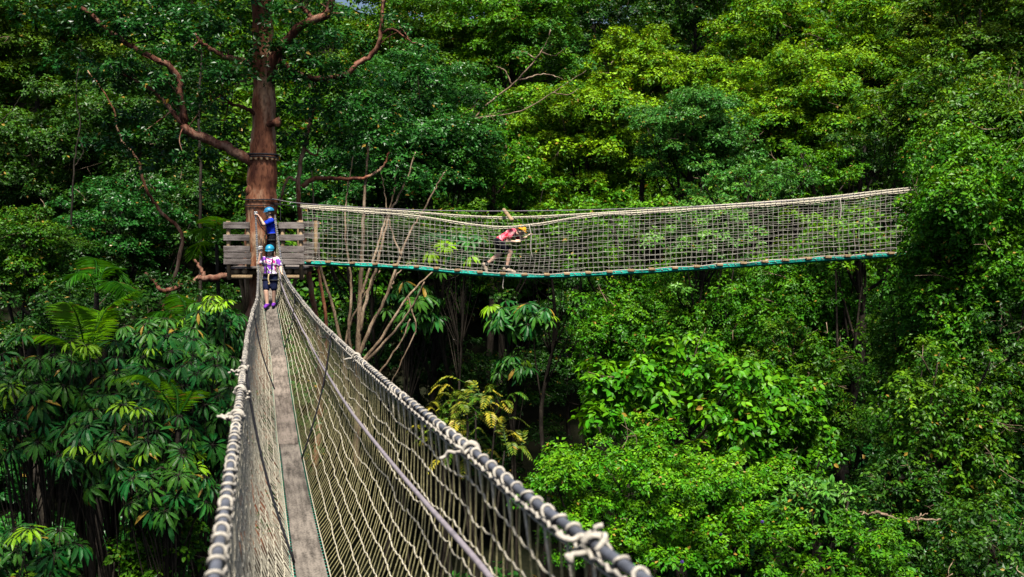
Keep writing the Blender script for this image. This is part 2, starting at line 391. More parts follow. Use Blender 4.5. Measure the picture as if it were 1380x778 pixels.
def tree(name, label, cat, x, y, D, rx, ry, mat, leaf, seed, npads=22, dens=.85, young=0.3, kind='small', bark='bark_dark', r0=0.16,
         rd=None, group=None, per=7, hang=0.25, zmin=-0.75, pad=(.26, .42), extra=(), width=1.0, limbs=14, sprayz=-0.2, lean=0.6, skirt=None):
    rng = np.random.default_rng(seed); leaf = leaf * .86
    if skirt is None: skirt = {'creeper_tree': 26, 'fine_leaved_tree': 10, 'shaded_tree': 12, 'broadleaf_bush': 8}.get(name, 5)
    if name == 'creeper_tree': sprayz = -.75
    if name == 'shaded_tree' or skirt == 0: r0 = .085
    c = P(x, y, D)
    rad = np.array([px(rx, D), px(rd if rd else (rx + ry) / 2, D), px(ry, D)])
    bx, by = c[0] + rng.normal(0, lean * .4), c[1] + rng.normal(0, lean * .4) + 0.2
    base = np.array([bx, by, float(terrain(bx, by)) - 0.05])
    root = thing(name, label, cat, base, 0, group)
    pads = crown_pads(c, rad, int(npads * 2.3), rng, zmin, (pad[0] * .74, pad[1] * .74), (.9, 1.5) if name == 'creeper_tree' else (.55, .85))
    for (ex, ey, eD, er) in extra:
        r = px(er, eD); pads.append((P(ex, ey, eD), np.array([r * 1.1, r, r * .7])))
    for k in range(skirt):                      # leafy lower boughs
        zz = c[2] - rad[2] * rng.uniform(.6, 1.9); r = min(rad[0], rad[1]) * rng.uniform(.18, .34)
        if zz < base[2] + .3: continue
        q = np.array([c[0] + rad[0] * rng.normal(0, .42), c[1] - rad[1] * rng.uniform(.0, .8), zz])
        pads.append((q, np.array([r * 1.15, r, r * (1.3 if name == 'creeper_tree' else .7)])))
    top = c + np.array([0, 0, rad[2] * .35])
    tmb = trunk_mesh(base, top, r0, r0 * .35, pads, rng, limbs)
    for k in range(12 if name == 'creeper_tree' else 4):        # bare twigs that poke out of the leaves
        dd = rand_dirs(1, rng, -.5)[0]; dd[1] = -abs(dd[1]); a = c + dd * rad * rng.uniform(.65, .9); Lt = min(rad) * rng.uniform(.3, .6)
        b = a + unit(dd + rng.normal(0, .6, 3)) * Lt; m_ = (a + b) / 2 + rng.normal(0, .08, 3) * Lt
        w_ = leaf * rng.uniform(.07, .13)
        tmb.tube(smooth_path([a, m_, b], 9), np.linspace(w_, w_ * .35, 9), 5, 1)
        e2 = m_ + unit(b - a + rng.normal(0, .7, 3) * Lt) * Lt * .4; tmb.tube([m_, (m_ + e2) / 2 + rng.normal(0, .03, 3) * Lt, e2], [w_ * .6, w_ * .45, w_ * .25], 4, 1)
    tmb.build('trunk', [M[bark], M['bark_grey']], root, True)
    mb = MB()
    for pc, pr in pads:
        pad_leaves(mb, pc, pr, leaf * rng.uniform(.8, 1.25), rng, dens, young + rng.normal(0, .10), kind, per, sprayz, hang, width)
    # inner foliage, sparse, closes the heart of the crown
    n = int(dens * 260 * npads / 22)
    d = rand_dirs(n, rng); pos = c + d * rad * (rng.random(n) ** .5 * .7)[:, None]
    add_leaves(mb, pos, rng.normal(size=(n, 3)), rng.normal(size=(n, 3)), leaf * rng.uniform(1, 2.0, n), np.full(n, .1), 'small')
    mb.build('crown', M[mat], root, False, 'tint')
    return root

# ------------------------------------------------------------------ setting
g = 140
xs = np.concatenate([np.linspace(-1500, -130, 10), np.linspace(-120, 120, g), np.linspace(130, 1500, 10)])
ys = np.concatenate([np.linspace(-1500, -130, 10), np.linspace(-120, 160, g), np.linspace(170, 1500, 10)])
X, Y = np.meshgrid(xs, ys, indexing='ij')
V = np.stack([X, Y, terrain(X, Y)], -1).reshape(-1, 3)
nx, ny = len(xs), len(ys)
i = np.arange(nx - 1)[:, None] * ny; j = np.arange(ny - 1)[None]
Q = np.stack([i + j, i + ny + j, i + ny + j + 1, i + j + 1], -1).reshape(-1, 4)
mb = MB(); mb.add(V, None, Q)
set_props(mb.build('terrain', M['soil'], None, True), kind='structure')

def stuff_leaves(name, label, spots, mat, leaf, seed, young, dens=1.0, kind='small'):
    rng = np.random.default_rng(seed); mb = MB()
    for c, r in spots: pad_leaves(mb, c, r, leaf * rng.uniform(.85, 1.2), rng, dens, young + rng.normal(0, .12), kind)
    o = mb.build(name, M[mat], None, False, 'tint')
    return set_props(o, label, 'foliage', None, 'stuff')

# far hillside canopy that reads as one mass
rng = np.random.default_rng(5)
spots = []
for k in range(1250):
    D = rng.uniform(43, 93); x = rng.uniform(-0.68, 0.68) * D
    # a thin place in the canopy up the hill, where sky comes through behind the platform tree
    h = float(terrain(x, D))
    z = h + rng.uniform(1.5, 8.5)
    pxx = CX + x / D * F_PX; pyy = HY - z / D * F_PX
    if 440 < pxx < 488 and pyy < 28: continue
    if pyy < -120: continue
    r = rng.uniform(1.2, 2.3)
    spots.append((np.array([x, D, z]), np.array([r, r, r * .7])))
stuff_leaves('distant_forest', 'far rainforest canopy covering the hillside behind the trees', spots, 'leaf_mid', 0.30, 6, 0.25, 0.75)
spots = []
for k in range(620):
    D = rng.uniform(15, 46); x = rng.uniform(-0.62, 0.62) * D
    if 25 < D < 42 and -8 < x < 5: continue
    z = float(terrain(x, D)) + rng.uniform(.1, 1.2); r = rng.uniform(.6, 1.3)
    spots.append((np.array([x, D, z]), np.array([r, r, r * .6])))
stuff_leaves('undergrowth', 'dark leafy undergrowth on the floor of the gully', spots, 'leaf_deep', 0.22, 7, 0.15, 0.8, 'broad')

# ------------------------------------------------------------------ background trees
T = tree
HG = 'rainforest trees on the slope'
T('rainforest_tree', 'olive green tree in the upper left corner with thin pale leaves', 'tree', 50, 60, 42, 120, 120, 'leaf_olive', .17, 101, 26, young=.45, group=HG)
T('rainforest_tree', 'tall mid green tree at the left edge below the olive tree', 'tree', 45, 255, 36, 105, 100, 'leaf_dark', .15, 102, 22, young=.45, group=HG)
T('rainforest_tree', 'dark tree behind the long bent red limb', 'tree', 190, 175, 37, 105, 100, 'leaf_dark', .15, 103, 22, young=.35, group=HG)
T('rainforest_tree', 'very dark tree under the bent red limb and left of the platform', 'tree', 225, 300, 34, 95, 75, 'leaf_dark', .14, 104, 20, young=.15, group=HG)
T('rainforest_tree', 'dark tree at the left edge above the umbrella leaves', 'tree', 70, 370, 31, 130, 60, 'leaf_dark', .13, 105, 20, young=.2, group=HG)
T('rainforest_tree', 'mid green tree under the patch of sky at the top', 'tree', 545, 75, 46, 90, 75, 'leaf_mid', .19, 106, 24, young=.45, group=HG)
T('rainforest_tree', 'fresh green rounded tree at the top left of the dark cleft', 'tree', 695, 50, 46, 95, 75, 'leaf_bright', .18, 107, 30, young=.45, group=HG)
T('rainforest_tree', 'glossy blue green tree above the left half of the crossing bridge', 'tree', 560, 185, 32, 100, 100, 'leaf_blue', .13, 108, 30, young=.35, group=HG)
T('rainforest_tree', 'green tree just above the bent over walker', 'tree', 665, 240, 34, 90, 60, 'leaf_bright', .14, 109, 22, young=.25, group=HG)
T('rainforest_tree', 'yellow tipped tree to the right of the dark cleft', 'tree', 865, 95, 44, 70, 55, 'leaf_yellow', .17, 110, 24, young=.65, group=HG)
T('rainforest_tree', 'wide yellow tipped tree left of the bluish round tree', 'tree', 785, 195, 37, 100, 85, 'leaf_yellow', .15, 111, 32, young=.5, group=HG)
T('rainforest_tree', 'yellow tipped tree crown behind the bluish round tree', 'tree', 950, 130, 42, 100, 55, 'leaf_yellow', .165, 112, 28, young=.6, group=HG)
T('rainforest_tree', 'big domed tree with yellow tips right of the bluish round tree', 'tree', 1075, 165, 37, 95, 95, 'leaf_yellow', .15, 113, 36, young=.5, group=HG)
T('rainforest_tree', 'dense bluish round tree among the yellow tipped trees', 'tree', 935, 185, 33, 75, 65, 'leaf_silver', .11, 114, 28, young=.1, group=HG)
T('rainforest_tree', 'mid green tree at the top right of the dark cleft', 'tree', 930, 5, 56, 90, 60, 'leaf_dark', .22, 115, 22, young=.5, group=HG)
T('rainforest_tree', 'layered green tree on the skyline above the domed yellow tree', 'tree', 1050, 55, 50, 100, 60, 'leaf_yellow', .2, 116, 28, young=.4, group=HG)
T('rainforest_tree', 'layered green tree between the domed tree and the top right corner', 'tree', 1185, 85, 46, 95, 75, 'leaf_yellow', .19, 117, 28, young=.5, group=HG)
T('rainforest_tree', 'tall olive tree in the upper right corner', 'tree', 1320, 45, 40, 100, 90, 'leaf_olive', .16, 118, 26, young=.35, group=HG)
T('rainforest_tree', 'creeper hung tree above the right end of the crossing bridge', 'tree', 1270, 160, 27, 110, 85, 'leaf_mid', .12, 119, 28, young=.4, group=HG, hang=.5)
T('rainforest_tree', 'shaded tree in the hollow left of the creeper hung tree', 'tree', 1165, 215, 33, 55, 50, 'leaf_dark', .13, 120, 18, young=.3, group=HG)
T('rainforest_tree', 'pale green low tree touching the top rope of the crossing bridge', 'tree', 1010, 250, 29, 95, 35, 'leaf_silver', .11, 121, 24, young=.25, group=HG)
T('rainforest_tree', 'green tree behind the net right of the walker', 'tree', 820, 300, 27, 90, 45, 'leaf_bright', .12, 122, 24, young=.5, group=HG)
T('rainforest_tree', 'pale shrubby tree behind the middle of the crossing net', 'tree', 955, 318, 24.6, 70, 42, 'leaf_silver', .11, 123, 24, young=.7, group=HG)
T('rainforest_tree', 'lime bushy tree behind the right end of the crossing net', 'tree', 1150, 318, 22.4, 65, 36, 'leaf_lime', .11, 124, 22, young=.6, group=HG)
T('rainforest_tree', 'dark tree behind the fan of bare stems', 'tree', 480, 260, 34, 90, 70, 'leaf_blue', .14, 125, 24, young=.1, group=HG)
T('rainforest_tree', 'shaded tree between the bare stems and the walker', 'tree', 590, 330, 31, 80, 50, 'leaf_mid', .13, 126, 20, young=.3, group=HG)
# ------------------------------------------------------------------ gully trees below the crossing bridge
T('creeper_tree', 'dark creeper covered tree under the right half of the crossing bridge', 'tree', 985, 430, 25.5, 120, 80, 'leaf_bright', .105, 131, 34, young=.3, hang=.6, per=6)
T('creeper_tree', 'narrow leafy tree under the bridge right of the umbrella sprays', 'tree', 850, 450, 26, 75, 65, 'leaf_bright', .105, 132, 22, young=.2, hang=.5)
T('broadleaf_bush', 'bright bush with large drooping leaves below the crossing bridge', 'bush', 905, 535, 17, 130, 75, 'leaf_lime', .155, 133, 26, .8, young=.25, kind='broad', per=6, hang=.55)
T('broadleaf_bush', 'mid green bush beside the dark hollow on the right', 'bush', 1050, 575, 19, 65, 80, 'leaf_bright', .13, 134, 22, .8, young=.2, kind='broad', per=6, hang=.5)
T('fine_leaved_tree', 'lime green fine leaved tree beside the near handrail', 'tree', 850, 690, 13.5, 150, 110, 'leaf_lime', .072, 135, 46, young=.3, pad=(.2, .34))
T('fine_leaved_tree', 'lime green fine leaved crown in front of the mid green bush', 'tree', 985, 690, 14.2, 90, 80, 'leaf_lime', .075, 136, 30, young=.35, pad=(.2, .36))
T('moss_green_shrub', 'low moss green shrub at the bottom edge beneath the silvery spray', 'shrub', 1120, 745, 13, 120, 60, 'leaf_bright', .07, 137, 34, young=.3, pad=(.22, .4))
T('silvery_shrub', 'silvery green shrub with long leaves beside the dark hollow', 'shrub', 1105, 672, 13.2, 55, 28, 'leaf_silver', .12, 138, 14, .9, young=.4, kind='long', per=7, width=1.3)
T('creeper_tree', 'tall creeper draped tree at the right edge covering the bridge end', 'tree', 1318, 330, 17, 95, 150, 'leaf_bright', .085, 139, 48, young=.3, hang=.6, pad=(.26, .42), rd=110)
T('creeper_tree', 'shaded lower tree at the right edge with bare twigs', 'tree', 1275, 580, 15.5, 85, 120, 'leaf_mid', .085, 140, 26, .55, young=.3, hang=.55, rd=90)
T('creeper_tree', 'dim tree in the bottom right corner', 'tree', 1330, 745, 13.5, 80, 60, 'leaf_dark', .08, 141, 16, .5, young=.4, hang=.5)

T('creeper_tree', 'dark leafy tree under the far right end of the green walkway', 'tree', 1095, 430, 23.5, 75, 85, 'leaf_bright', .10, 142, 26, young=.2, hang=.6, per=6)
T('creeper_tree', 'leafy tree hanging just below the walkway right of the walker', 'tree', 890, 405, 28, 70, 45, 'leaf_bright', .115, 143, 20, young=.15, hang=.5)
T('creeper_tree', 'dark tree between the creeper tree and the mid green bush', 'tree', 1060, 505, 22, 85, 55, 'leaf_mid', .10, 144, 24, young=.3, hang=.5)
T('creeper_tree', 'creeper tree on the right edge halfway down in deep shade', 'tree', 1355, 500, 16, 70, 110, 'leaf_dark', .085, 145, 24, .55, young=.45, hang=.6, rd=80)
T('creeper_tree', 'leafy creeper column on the near side of the dark hollow', 'tree', 1225, 480, 18.5, 50, 80, 'leaf_mid', .09, 146, 24, .7, young=.3, hang=.6, rd=60)
T('creeper_tree', 'dim creeper tree right of the silvery shrub', 'tree', 1215, 660, 15, 50, 60, 'leaf_dark', .08, 147, 16, .6, young=.4, hang=.5)
T('creeper_tree', 'creeper curtain in the upper right beside the frame edge', 'tree', 1350, 215, 20, 80, 100, 'leaf_mid', .10, 148, 32, young=.4, hang=.6, rd=80)
T('creeper_tree', 'light green creeper tree where the crossing bridge vanishes', 'tree', 1290, 240, 18.5, 55, 60, 'leaf_bright', .09, 149, 26, young=.4, hang=.6, rd=50)
T('rainforest_tree', 'dense tree behind the net on the walker left, between pale stems and walker', 'tree', 612, 322, 28.6, 95, 42, 'leaf_mid', .12, 170, 30, 1.0, young=.3, skirt=0, zmin=-.5)
T('rainforest_tree', 'dark tree behind the net where the pale stems fan out', 'tree', 505, 330, 29.5, 85, 48, 'leaf_dark', .12, 171, 28, 1.0, young=.3, skirt=0, zmin=-.5)
T('rainforest_tree', 'dense tree behind the net just in front of the walker', 'tree', 735, 330, 29, 80, 45, 'leaf_mid', .12, 172, 28, 1.0, young=.3, skirt=0, zmin=-.5)
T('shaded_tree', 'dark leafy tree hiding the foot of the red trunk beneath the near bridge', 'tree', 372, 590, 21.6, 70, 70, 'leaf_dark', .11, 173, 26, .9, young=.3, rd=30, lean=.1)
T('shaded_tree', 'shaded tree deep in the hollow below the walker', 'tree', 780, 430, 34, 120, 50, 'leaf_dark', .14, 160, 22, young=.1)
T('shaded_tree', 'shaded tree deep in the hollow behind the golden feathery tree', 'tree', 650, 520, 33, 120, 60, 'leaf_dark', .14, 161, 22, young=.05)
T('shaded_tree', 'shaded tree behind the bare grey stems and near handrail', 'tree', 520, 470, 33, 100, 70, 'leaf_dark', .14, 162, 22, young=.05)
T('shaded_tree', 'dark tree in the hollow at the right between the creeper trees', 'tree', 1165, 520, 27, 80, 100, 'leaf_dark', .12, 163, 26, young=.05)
T('rainforest_tree', 'mid green tree in the cleft at the top between the bright trees', 'tree', 800, 60, 54, 70, 75, 'leaf_dark', .2, 164, 20, young=.2, group=HG)
T('rainforest_tree', 'bushy green tree below the domed yellow tipped tree', 'tree', 1090, 235, 31, 65, 35, 'leaf_bright', .12, 165, 20, young=.35, group=HG)
T('rainforest_tree', 'green tree crown directly above the walker and the bare branches', 'tree', 660, 165, 39, 80, 55, 'leaf_bright', .15, 166, 24, young=.4, group=HG)
T('rainforest_tree', 'shaded tree at the left edge level with the platform', 'tree', 30, 340, 27, 60, 60, 'leaf_mid', .11, 167, 20, young=.1, group=HG)
T('rainforest_tree', 'dark leafy tree behind the leaning thin trunk', 'tree', 165, 300, 32, 90, 60, 'leaf_blue', .13, 168, 24, young=.05, group=HG)

# ------------------------------------------------------------------ umbrella trees, palms, pinnate tree
def umbrella_tree(label, x, y, D, rx, ry, seed, n=22, whorl=0.32, young=(), group='umbrella trees at the lower left', yfrac=.08, mat='leaf_umbrella'):
    n = int(n * 2.6); rng = np.random.default_rng(seed)
    c = P(x, y, D); rad = np.array([px(rx, D), px((rx + ry) / 2, D) * .8, px(ry, D)])
    bx, by = c[0] + rng.normal(0, .3), c[1] + .3
    base = np.array([bx, by, float(terrain(bx, by)) - .05])
    root = thing('umbrella_tree', label, 'umbrella tree', base, 0, group)
    i = np.arange(n) + .5
    z = -0.85 + 1.8 * i / n; z = np.clip(z, -.95, .95); ph = i * 2.399963 + rng.uniform(0, 6)
    d = unit(np.stack([np.sqrt(1 - z * z) * np.cos(ph), np.sqrt(1 - z * z) * np.sin(ph), z], -1) + rng.normal(0, .15, (n, 3)))
    hubs = c + d * rad * rng.uniform(.5, 1.05, n)[:, None]
    extra = [P(a, b, D - .6) for a, b in young]
    hubs = np.vstack([hubs] + [e[None] for e in extra])
    dd = np.vstack([d] + [np.array([[0, -.4, .8]]) for e in extra])
    tr = MB(); cr = MB()
    heads = []
    for k in range(2 if group.startswith('umbrella trees') else 1):
        top = c + np.array([rng.uniform(-.5, .5) * rad[0], rng.uniform(-.4, .4) * rad[1], rng.uniform(-.2, .5) * rad[2]])
        pth = smooth_path([base, base * .6 + top * .4 + rng.normal(0, .2, 3), top], 14)
        tr.tube(pth, np.linspace(.042, .022, 14), 7); heads.append(pth)
    for m, h in enumerate(hubs):
        isy = m >= n or rng.random() < yfrac
        s = min(heads, key=lambda q: np.linalg.norm(q[-1] - h)); a = s[rng.integers(9, 14)]
        mid = (a + h) / 2 + np.array([0, 0, .10])
        tr.tube(smooth_path([a, mid, h], 7), np.linspace(.012, .006, 7), 4)
        nl = int(rng.integers(9, 15)); L = .77 * whorl * rng.uniform(.8, 1.2) * (.8 if isy else 1)
        up = unit(dd[m] * .45 + np.array([0, -.25, .95]) + rng.normal(0, .18, 3))
        r1 = unit(np.cross(up, rng.normal(size=3))); r2 = np.cross(up, r1)
        a_ = np.arange(nl) * 2 * math.pi / nl + rng.normal(0, .09, nl)
        rdir = r1 * np.cos(a_)[:, None] + r2 * np.sin(a_)[:, None]
        droop = rng.uniform(.15, .62) + rng.normal(0, .12, nl)
        ax = unit(rdir - up * droop[:, None] * .8 - np.array([0, 0, .15]))
        nr = unit(up + rdir * (droop * .8)[:, None])
        add_leaves(cr, h + rdir * .05, ax, nr, L * rng.uniform(.65, 1.12, nl), np.full(nl, rng.uniform(.65, 1) if isy else rng.uniform(0, .2)) + rng.normal(0, .04, nl), 'long', 1.0)
        # leaf stalks from the hub to each leaflet
        for q in range(0, nl, 2): tr.tube([h, h + rdir[q] * .06 + ax[q] * .03], .004, 3, cap=False)
    tr.build('trunk', M['bark_dark'], root, True)
    cr.build('crown', M[mat], root, False, 'tint')
    return root

U = umbrella_tree
U('umbrella tree with drooping leaf fans at the left edge', 40, 540, 13.5, 85, 95, 201, 34, .30, [(15, 520)])
U('umbrella tree under the upright palm fronds with lime new leaves', 120, 525, 14, 80, 70, 202, 30, .30, [(115, 465), (120, 470), (95, 460)])
U('umbrella tree beside the low palm frond with yellow new leaves', 165, 600, 12.5, 90, 80, 203, 36, .28, [(165, 545), (185, 550), (105, 600), (130, 610)])
U('umbrella tree leaning towards the near handrail', 265, 560, 13.5, 65, 110, 204, 40, .29, [])
U('umbrella tree with a pale lime top below the platform', 283, 450, 17, 42, 55, 205, 30, .33, [(284, 403), (294, 408), (276, 410), (304, 405), (290, 412)], yfrac=.15)
U('umbrella tree in the shade left of the platform post', 215, 470, 16, 60, 45, 206, 24, .32, [])
U('umbrella tree low in the bottom left corner', 35, 745, 11.5, 75, 45, 207, 18, .28, [(25, 720), (40, 712)])
U('umbrella tree with long fans low beside the near net', 225, 655, 12, 70, 50, 208, 20, .28, [])
GU = 'umbrella sprays under the crossing bridge'
U('bluish umbrella spray hanging in the dark below the walker', 700, 425, 25, 50, 22, 209, 14, .5, [], GU)
U('small umbrella spray below the bluish one in the dark gully', 690, 490, 25, 25, 14, 210, 6, .45, [], GU)
U('umbrella tree seen through the net left of the walker', 605, 335, 27, 55, 35, 211, 18, .48, [(635, 345), (580, 340)], GU, .3)
U('umbrella tree in shade under the left part of the crossing bridge', 560, 410, 27, 40, 40, 212, 14, .48, [], GU)

T('small_leaved_shrub', 'small leaved shrub in the shade at the bottom left of the near net', 'shrub', 215, 745, 12.5, 65, 55, 'leaf_mid', .075, 150, 22, .6, young=.3, kind='broad', per=5)
T('rainforest_tree', 'dim undergrowth tree behind the umbrella leaves', 'tree', 150, 430, 22, 150, 60, 'leaf_dark', .11, 151, 24, .8, young=.1, group=HG)

def frond(mb, pts, L, n, rng, tint=.4, droop=.35, width=1.0, blade='blade', r=.014):
    p = smooth_path(pts, n + 4)
    mb.tube(p, np.linspace(r, r * .25, len(p)), 5)
    q = p[3:-1]; t = unit(np.gradient(p, axis=0))[3:-1]
    k = np.linspace(0, 1, len(q)); ln = L * np.sin(math.pi * (0.12 + 0.80 * k)) ** .7
    up = np.array([0, 0, 1.0])
    s = unit(np.cross(t, up)); nn = unit(np.cross(s, t))
    for sg in (-1, 1):
        ax = unit(s * sg * .85 + t * .62 - up * droop + nn * .12 + rng.normal(0, .05, (len(q), 3)))
        add_leaves(mb, q, ax, nn + rng.normal(0, .12, q.shape), ln * rng.uniform(.9, 1.08, len(q)), tint + rng.normal(0, .07, len(q)), blade, width)

def palm(label, x, y, D, fronds, L, seed, tint, group='palms among the umbrella leaves', n=30):
    rng = np.random.default_rng(seed)
    c = P(x, y, D); base = np.array([c[0], c[1] + .1, float(terrain(c[0], c[1] + .1)) - .05])
    root = thing('palm_tree', label, 'palm', base, 0, group)
    mb = MB(); mb.tube(smooth_path([base, base * .5 + c * .5 + rng.normal(0, .05, 3), c], 14), np.linspace(.07, .05, 14), 8)
    mb.build('trunk', M['bark_dark'], root, True)
    for pts in fronds:
        mb = MB(); pp = [c] + [P(a, b, D + dz) for a, b, dz in pts]
        frond(mb, pp, L * rng.uniform(.9, 1.1), n, rng, tint, width=1.35)
        mb.build('frond', M['leaf_palm'], root, False, 'tint')
    return root

palm('palm with one bright frond raised above the umbrella leaves', 118, 492, 13.9,
     [[(130, 445, 0), (148, 412, .1), (182, 392, .1)], [(108, 440, -.3), (100, 418, -.5), (92, 408, -.6)], [(90, 462, -.1), (65, 452, -.2), (38, 452, -.3)], [(126, 455, .5), (135, 425, 1.0), (120, 415, 1.5)]], .36, 301, .95, n=44)
palm('palm with an arched bright frond beside the yellow new leaves', 240, 560, 12.6,
     [[(215, 525, -.2), (190, 505, -.3), (150, 512, -.4)], [(238, 530, .2), (225, 510, .6), (215, 505, 1.0)], [(255, 535, .2), (262, 525, .4), (275, 530, .6)]], .24, 302, .9, n=36)
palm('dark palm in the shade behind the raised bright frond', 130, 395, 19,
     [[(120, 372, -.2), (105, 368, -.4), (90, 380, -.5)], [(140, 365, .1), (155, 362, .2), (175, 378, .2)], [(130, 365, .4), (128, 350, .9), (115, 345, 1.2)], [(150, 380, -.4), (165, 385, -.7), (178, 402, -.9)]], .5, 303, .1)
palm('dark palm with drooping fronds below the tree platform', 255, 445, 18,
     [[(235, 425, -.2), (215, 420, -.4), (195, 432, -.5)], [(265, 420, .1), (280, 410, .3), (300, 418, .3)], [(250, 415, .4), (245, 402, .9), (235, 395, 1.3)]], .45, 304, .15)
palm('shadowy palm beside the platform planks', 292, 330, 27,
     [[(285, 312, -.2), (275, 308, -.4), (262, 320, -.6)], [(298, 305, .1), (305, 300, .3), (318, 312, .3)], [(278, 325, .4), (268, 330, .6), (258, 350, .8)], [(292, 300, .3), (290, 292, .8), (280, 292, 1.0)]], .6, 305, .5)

def pinnate_tree(label, x, y, D, rx, ry, seed, n=46):
    rng = np.random.default_rng(seed)
    c = P(x, y, D); rad = np.array([px(rx, D), px(rx, D) * .7, px(ry, D)])
    base = np.array([c[0] + .2, c[1] + .2, float(terrain(c[0], c[1])) - .05])
    root = thing('pinnate_tree', label, 'tree', base)
    tr = MB(); cr = MB()
    heads = []
    for k in range(9):
        top = c + rng.uniform(-.75, .75, 3) * rad + np.array([0, 0, .2 * rad[2]])
        pth = smooth_path([base, base * .35 + c * .65 + rng.normal(0, .1, 3), top], 12); heads.append(top)
        tr.tube(pth, np.linspace(.06, .012, 12), 6)
    for k in range(n):
        a = heads[k % 9] + rng.normal(0, .10, 3)
        d = rand_dirs(1, rng, -.1)[0]; L = rng.uniform(.35, .55)
        tip = a + d * L + np.array([0, 0, -.12]); mid = a + d * L * .55 + np.array([0, 0, .08])
        frond(cr, [a, mid, tip], .105, 11, rng, rng.choice([.1, .25, .5, .9]), .25, .62, 'small', .004)
    tr.build('trunk', M['bark_dark'], root, True); cr.build('crown', M['leaf_gold'], root, False, 'tint')
pinnate_tree('small tree with golden feathery leaves just over the near handrail', 640, 590, 13.5, 55, 48, 311, 90)

# ------------------------------------------------------------------ bare and many stemmed trees
def stems_tree(name, label, cat, polys, bark, basepx, sides=7, group=None):
    b = P(*basepx); base = np.array([b[0], b[1], float(terrain(b[0], b[1])) - .05])
    root = thing(name, label, cat, base, 0, group)
    mb = MB()
    for pts, r0, r1 in polys:
        q = [P(*p) if isinstance(p, tuple) else p for p in pts]
        n = max(8, 6 * len(q)); D = pts[0][2] if isinstance(pts[0], tuple) else 25
        s = smooth_path(q, n); s[1:-1] += np.random.default_rng(int(pts[-1][0])).normal(0, .012, s[1:-1].shape)
        mb.tube(s, np.linspace(px(r0, D), px(r1, D), n), sides)
    return root, mb
d = 25.4
base = (478, 560, d)
b0 = P(*base); b0[2] = float(terrain(b0[0], b0[1])) - .05
root, mb = stems_tree('many_stemmed_tree', 'tree with a fan of bare grey stems under the left of the crossing bridge', 'tree', [
    ([(480, 640, d), (482, 520, d), (484, 440, d), (487, 360, d), (490, 300, d), (492, 250, d), (497, 190, d)], 4.68, 1.28),
    ([(484, 480, d), (500, 440, d), (520, 400, d), (545, 330, d), (570, 285, d), (588, 252, d), (600, 232, d)], 3.12, 0.64),
    ([(486, 490, d), (515, 455, d), (550, 400, d), (585, 365, d + .3)], 2.96, 0.96),
    ([(487, 495, d - .3), (520, 460, d - .4), (548, 425, d - .5), (572, 380, d - .6)], 2.73, 0.96),
    ([(484, 450, d), (495, 400, d), (510, 350, d), (525, 290, d + .2), (545, 250, d + .3), (560, 205, d + .3)], 2.96, 0.80),
    ([(487, 400, d), (505, 345, d), (518, 300, d + .4), (530, 262, d + .6), (536, 215, d + .6)], 2.18, 0.64),
    ([(470, 545, d + .4), (462, 480, d + .4), (450, 420, d + .3), (432, 360, d + .3), (425, 300, d + .4), (420, 230, d + .4)], 3.12, 0.80),
    ([(478, 520, d - .3), (470, 450, d - .4), (473, 380, d - .3), (465, 310, d - .3), (468, 260, d), (476, 210, d)], 2.34, 0.64),
    ([(462, 480, d + .4), (475, 430, d + .3), (500, 385, d + .2), (512, 365, d)], 2.03, 0.80),
    ([(526, 390, d), (535, 370, d), (552, 355, d)], 1.40, 0.72),
    ([(550, 400, d), (560, 440, d - .2), (545, 480, d - .3), (520, 530, d - .4)], 1.09, 0.80),
    ([(540, 345, d), (528, 310, d + .1), (520, 270, d + .3), (512, 225, d + .3)], 1.48, 0.48),
    ([(500, 520, d + .8), (540, 460, d + .9), (553, 430, d + .9)], 1.56, 0.96),
], 'bark_grey', base)
mb.build('trunk', M['bark_grey'], root, True)
d = 25.5
root, mb = stems_tree('slender_tree', 'slender red barked tree just right of the platform trunk', 'tree', [
    ([(425, 640, d), (432, 500, d), (424, 420, d), (412, 340, d), (404, 290, d), (402, 240, d), (410, 200, d), (418, 165, d), (424, 145, d)], 4.6, 2.2),
    ([(408, 252, d), (425, 241, d - .1), (455, 241, d - .2), (490, 240, d - .2), (515, 226, d), (525, 205, d)], 3.6, 1.2),
    ([(403, 245, d), (390, 240, d), (382, 255, d), (378, 275, d)], 2.2, 1.6),
    ([(411, 200, d), (425, 210, d), (432, 195, d)], 1.8, 1),
    ([(436, 520, d + .2), (440, 440, d + .2), (428, 360, d + .2), (420, 310, d + .2)], 3, 1.6),
], 'bark_red', (430, 600, d))
mb.build('trunk', M['bark_red'], root, True)
rng = np.random.default_rng(77); cr = MB()
for (a, b, dd, r) in [(470, 150, d, 38), (440, 115, d, 40), (500, 190, d + .3, 42), (430, 190, d - .2, 24), (535, 235, d + .3, 36), (480, 225, d + .5, 26), (520, 160, d + .6, 40), (560, 255, d + .8, 34), (455, 60, d, 34), (500, 110, d + .8, 34), (470, 190, d + .3, 30)]:
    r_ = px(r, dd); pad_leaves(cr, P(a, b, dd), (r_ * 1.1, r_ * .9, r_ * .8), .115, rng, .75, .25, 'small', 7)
cr.build('crown', M['leaf_blue'], root, False, 'tint')
d = 34
